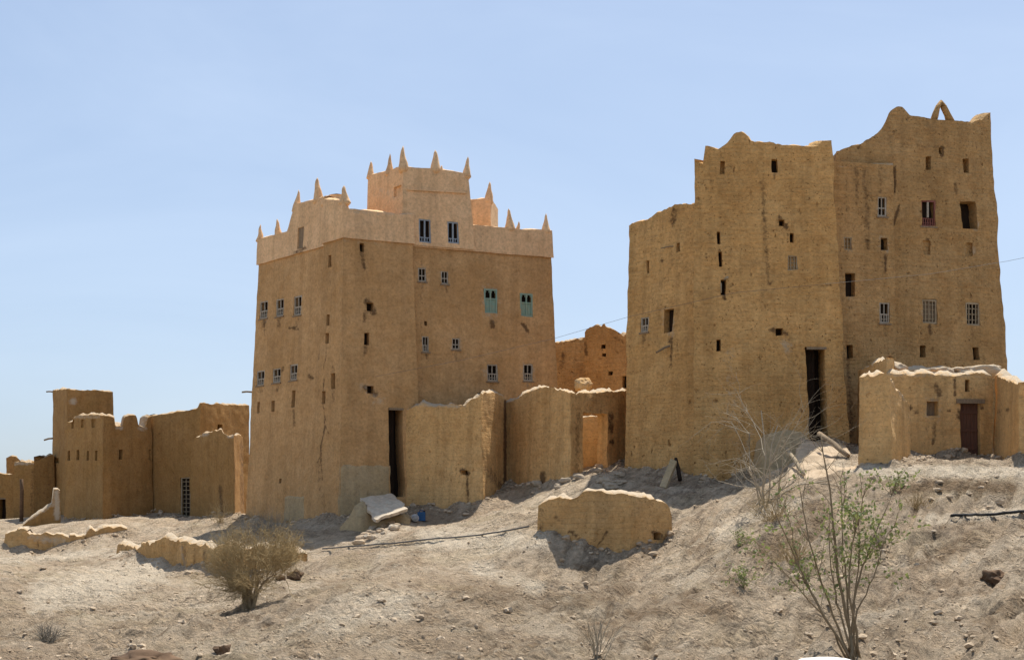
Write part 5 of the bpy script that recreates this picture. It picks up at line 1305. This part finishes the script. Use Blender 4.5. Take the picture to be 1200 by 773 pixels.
def green_shrub():
    c, d = ground_hit(1000, 772); rng = np.random.default_rng(19); ppm = S / d
    root = empty('green_shrub', c, 'tall straggly shrub with thin stems and sparse green leaves', 'shrub')
    st = MB(); tips = []
    stems = [((962, 508), .017, [(985, 690), (975, 600)], 1), ((935, 560), .013, [(975, 715), (950, 640)], 1), ((905, 590), .013, [(965, 720), (930, 650)], 1), ((1045, 580), .013, [(1000, 700), (1018, 640)], 1), ((1015, 570), .012, [(993, 690), (1000, 630)], 1),
             ((1040, 625), .010, [(1002, 720), (1020, 680)], 1), ((890, 640), .009, [(975, 735), (935, 690)], 1), ((985, 560), .012, [(990, 700), (985, 640)], 1), ((970, 620), .012, [(985, 730), (975, 690)], 1), ((1005, 600), .010, [(1003, 720), (1006, 660)], 1), ((925, 610), .010, [(968, 720), (945, 670)], 1)]
    for (tx, ty), r, mid, lv in stems:
        dd = d + rng.uniform(-.35, .35)
        pts = [c + [rng.normal(0, .06), rng.normal(0, .06), -.1]] + [P(x + rng.normal(0, 2), y, d + (dd - d) * .5) for x, y in mid] + [P(tx, ty, dd)]
        pts = np.array(pts); t = np.linspace(0, 1, 14); key = np.linspace(0, 1, len(pts))
        fine = np.stack([np.interp(t, key, pts[:, a]) for a in range(3)], 1); fine[1:-1] = (fine[:-2] + 2 * fine[1:-1] + fine[2:]) / 4
        fine[1:-1] += rng.normal(0, .008, fine[1:-1].shape)
        st.tube(fine, np.linspace(r * 1.35, r * .35, 14), 6)
        for k in range(9):
            j = rng.integers(5, 14); dv = (fine[min(j, 13)] - fine[j - 1]); dv /= np.linalg.norm(dv); dv = dv + rng.normal(0, .5, 3); dv /= np.linalg.norm(dv)
            loc_t = [] 
            grow(st, fine[j], dv, rng.uniform(.18, .42), .005, 1, .5, rng, wob=.2, seg=4, kids=(1, 4), sides=3, tips=loc_t)
            if (tx, ty) != (962, 508) or j < 9: tips += loc_t
    st.finish('stem', M['bark'], root)
    lf = MB()
    for p, dv in tips:
        x = CX + p[0] / p[1] * F; y = HY - p[2] / p[1] * F
        if y < 555 or y > 700: continue
        dens = 2 if x > 985 else 1
        if rng.random() < (.28 if x > 985 else .42): continue
        for k in range(rng.integers(1, 2 + dens)):
            b = p + rng.normal(0, .03, 3); a = dv + rng.normal(0, .8, 3); a /= np.linalg.norm(a)
            s = np.cross(a, rng.normal(0, 1, 3)); s /= np.linalg.norm(s) + 1e-9
            l, w = rng.uniform(.035, .065), rng.uniform(.012, .022); up = np.cross(a, s) * .006
            lf.add([b, b + a * l * .5 + s * w + up, b + a * l, b + a * l * .5 - s * w + up], [(0, 1, 2), (0, 2, 3)])
    lf.finish('foliage', M['leaf'], root, smooth=False)
green_shrub()
def sprig(px, py, seed, label):
    c, d = ground_hit(px, py); rng = np.random.default_rng(seed); mb = MB(); tips = []
    root = empty('small_plant', c, label, 'plant')
    for k in range(6):
        a = rng.uniform(0, 6.28); grow(mb, c, np.array([math.cos(a) * .5, math.sin(a) * .5, 1.0]) / 1.12, rng.uniform(.2, .4), .006, 1, .5, rng, tips=tips, sides=3)
    mb.finish('stem', M['bark'], root); lf = MB()
    for p, dv in tips:
        for k in range(2):
            b = p + rng.normal(0, .03, 3); a = rng.normal(0, 1, 3); a /= np.linalg.norm(a); s = np.cross(a, rng.normal(0, 1, 3)); s /= np.linalg.norm(s)
            lf.add([b, b + a * .03 + s * .014, b + a * .06, b + a * .03 - s * .014], [(0, 1, 2, 3)])
    lf.finish('foliage', M['leaf'], root, smooth=False)
sprig(867, 640, 1, 'small green seedling on the slope below the worn tower')
sprig(872, 690, 2, 'leafy green sprig low on the slope, left of the tall shrub')
sprig(1046, 575, 3, 'tiny green sprout on the crest before the wall end')

# =================================================================== LIGHT, SKY, CAMERA
EL, AZ = math.radians(63), math.radians(24)      # sun high, behind the buildings and a little to the right
to_sun = Vector((math.sin(AZ) * math.cos(EL), math.cos(AZ) * math.cos(EL), math.sin(EL)))
sd = bpy.data.lights.new('sun', 'SUN'); sd.energy = 4.2; sd.angle = math.radians(0.53); sd.color = (1.0, 0.955, 0.88)
so = bpy.data.objects.new('sun', sd); COL.objects.link(so); so.rotation_euler = to_sun.to_track_quat('Z', 'Y').to_euler(); so.location = (0, 0, 60)

w = bpy.data.worlds.new('World'); scene.world = w; w.use_nodes = True
nt = w.node_tree; bg = nt.nodes['Background']
sky = nt.nodes.new('ShaderNodeTexSky'); sky.sky_type = 'NISHITA'; sky.sun_disc = False
sky.sun_elevation = EL; sky.sun_rotation = AZ; sky.altitude = 700; sky.air_density = 1.0; sky.dust_density = 2.2; sky.ozone_density = 1.0
gm = nt.nodes.new('ShaderNodeGamma'); gm.inputs['Gamma'].default_value = 0.46      # hazy bright sky: softer range from zenith to horizon
nt.links.new(sky.outputs[0], gm.inputs['Color'])
sk = mix(nt, 1.0, gm.outputs[0], (1.27, 1.44, 1.69), 'MULTIPLY')
skc = nt.nodes.new('ShaderNodeTexCoord'); veil = noise_node(nt, mapped(nt, skc.outputs['Generated'], (1.2, 1.2, 3.5)), 1.4, 5, 0.6, 0.8)
sk = mix(nt, ramp(nt, veil, [(0.45, g3(0.0)), (0.8, g3(0.10))]), sk, (5.6, 6.1, 6.6))     # thin high haze
nt.links.new(sk, bg.inputs['Color']); bg.inputs['Strength'].default_value = 0.15

cd = bpy.data.cameras.new('camera'); cam = bpy.data.objects.new('camera', cd); COL.objects.link(cam)
cam.location = (0, 0, 0); cam.rotation_euler = (math.radians(90), 0, 0)
cd.sensor_width = 36; cd.lens = F / 1200 * 36; cd.shift_y = (HY - 386.5) / 1200; cd.clip_end = 12000; cd.clip_start = 0.1
scene.camera = cam
vs = scene.view_settings
vs.view_transform = 'Standard'; vs.look = 'None'; vs.exposure = 0.6; vs.gamma = 1.0; vs.use_curve_mapping = False
scene.cycles.use_denoising = True
scene.cycles.max_bounces = 6; scene.cycles.diffuse_bounces = 4
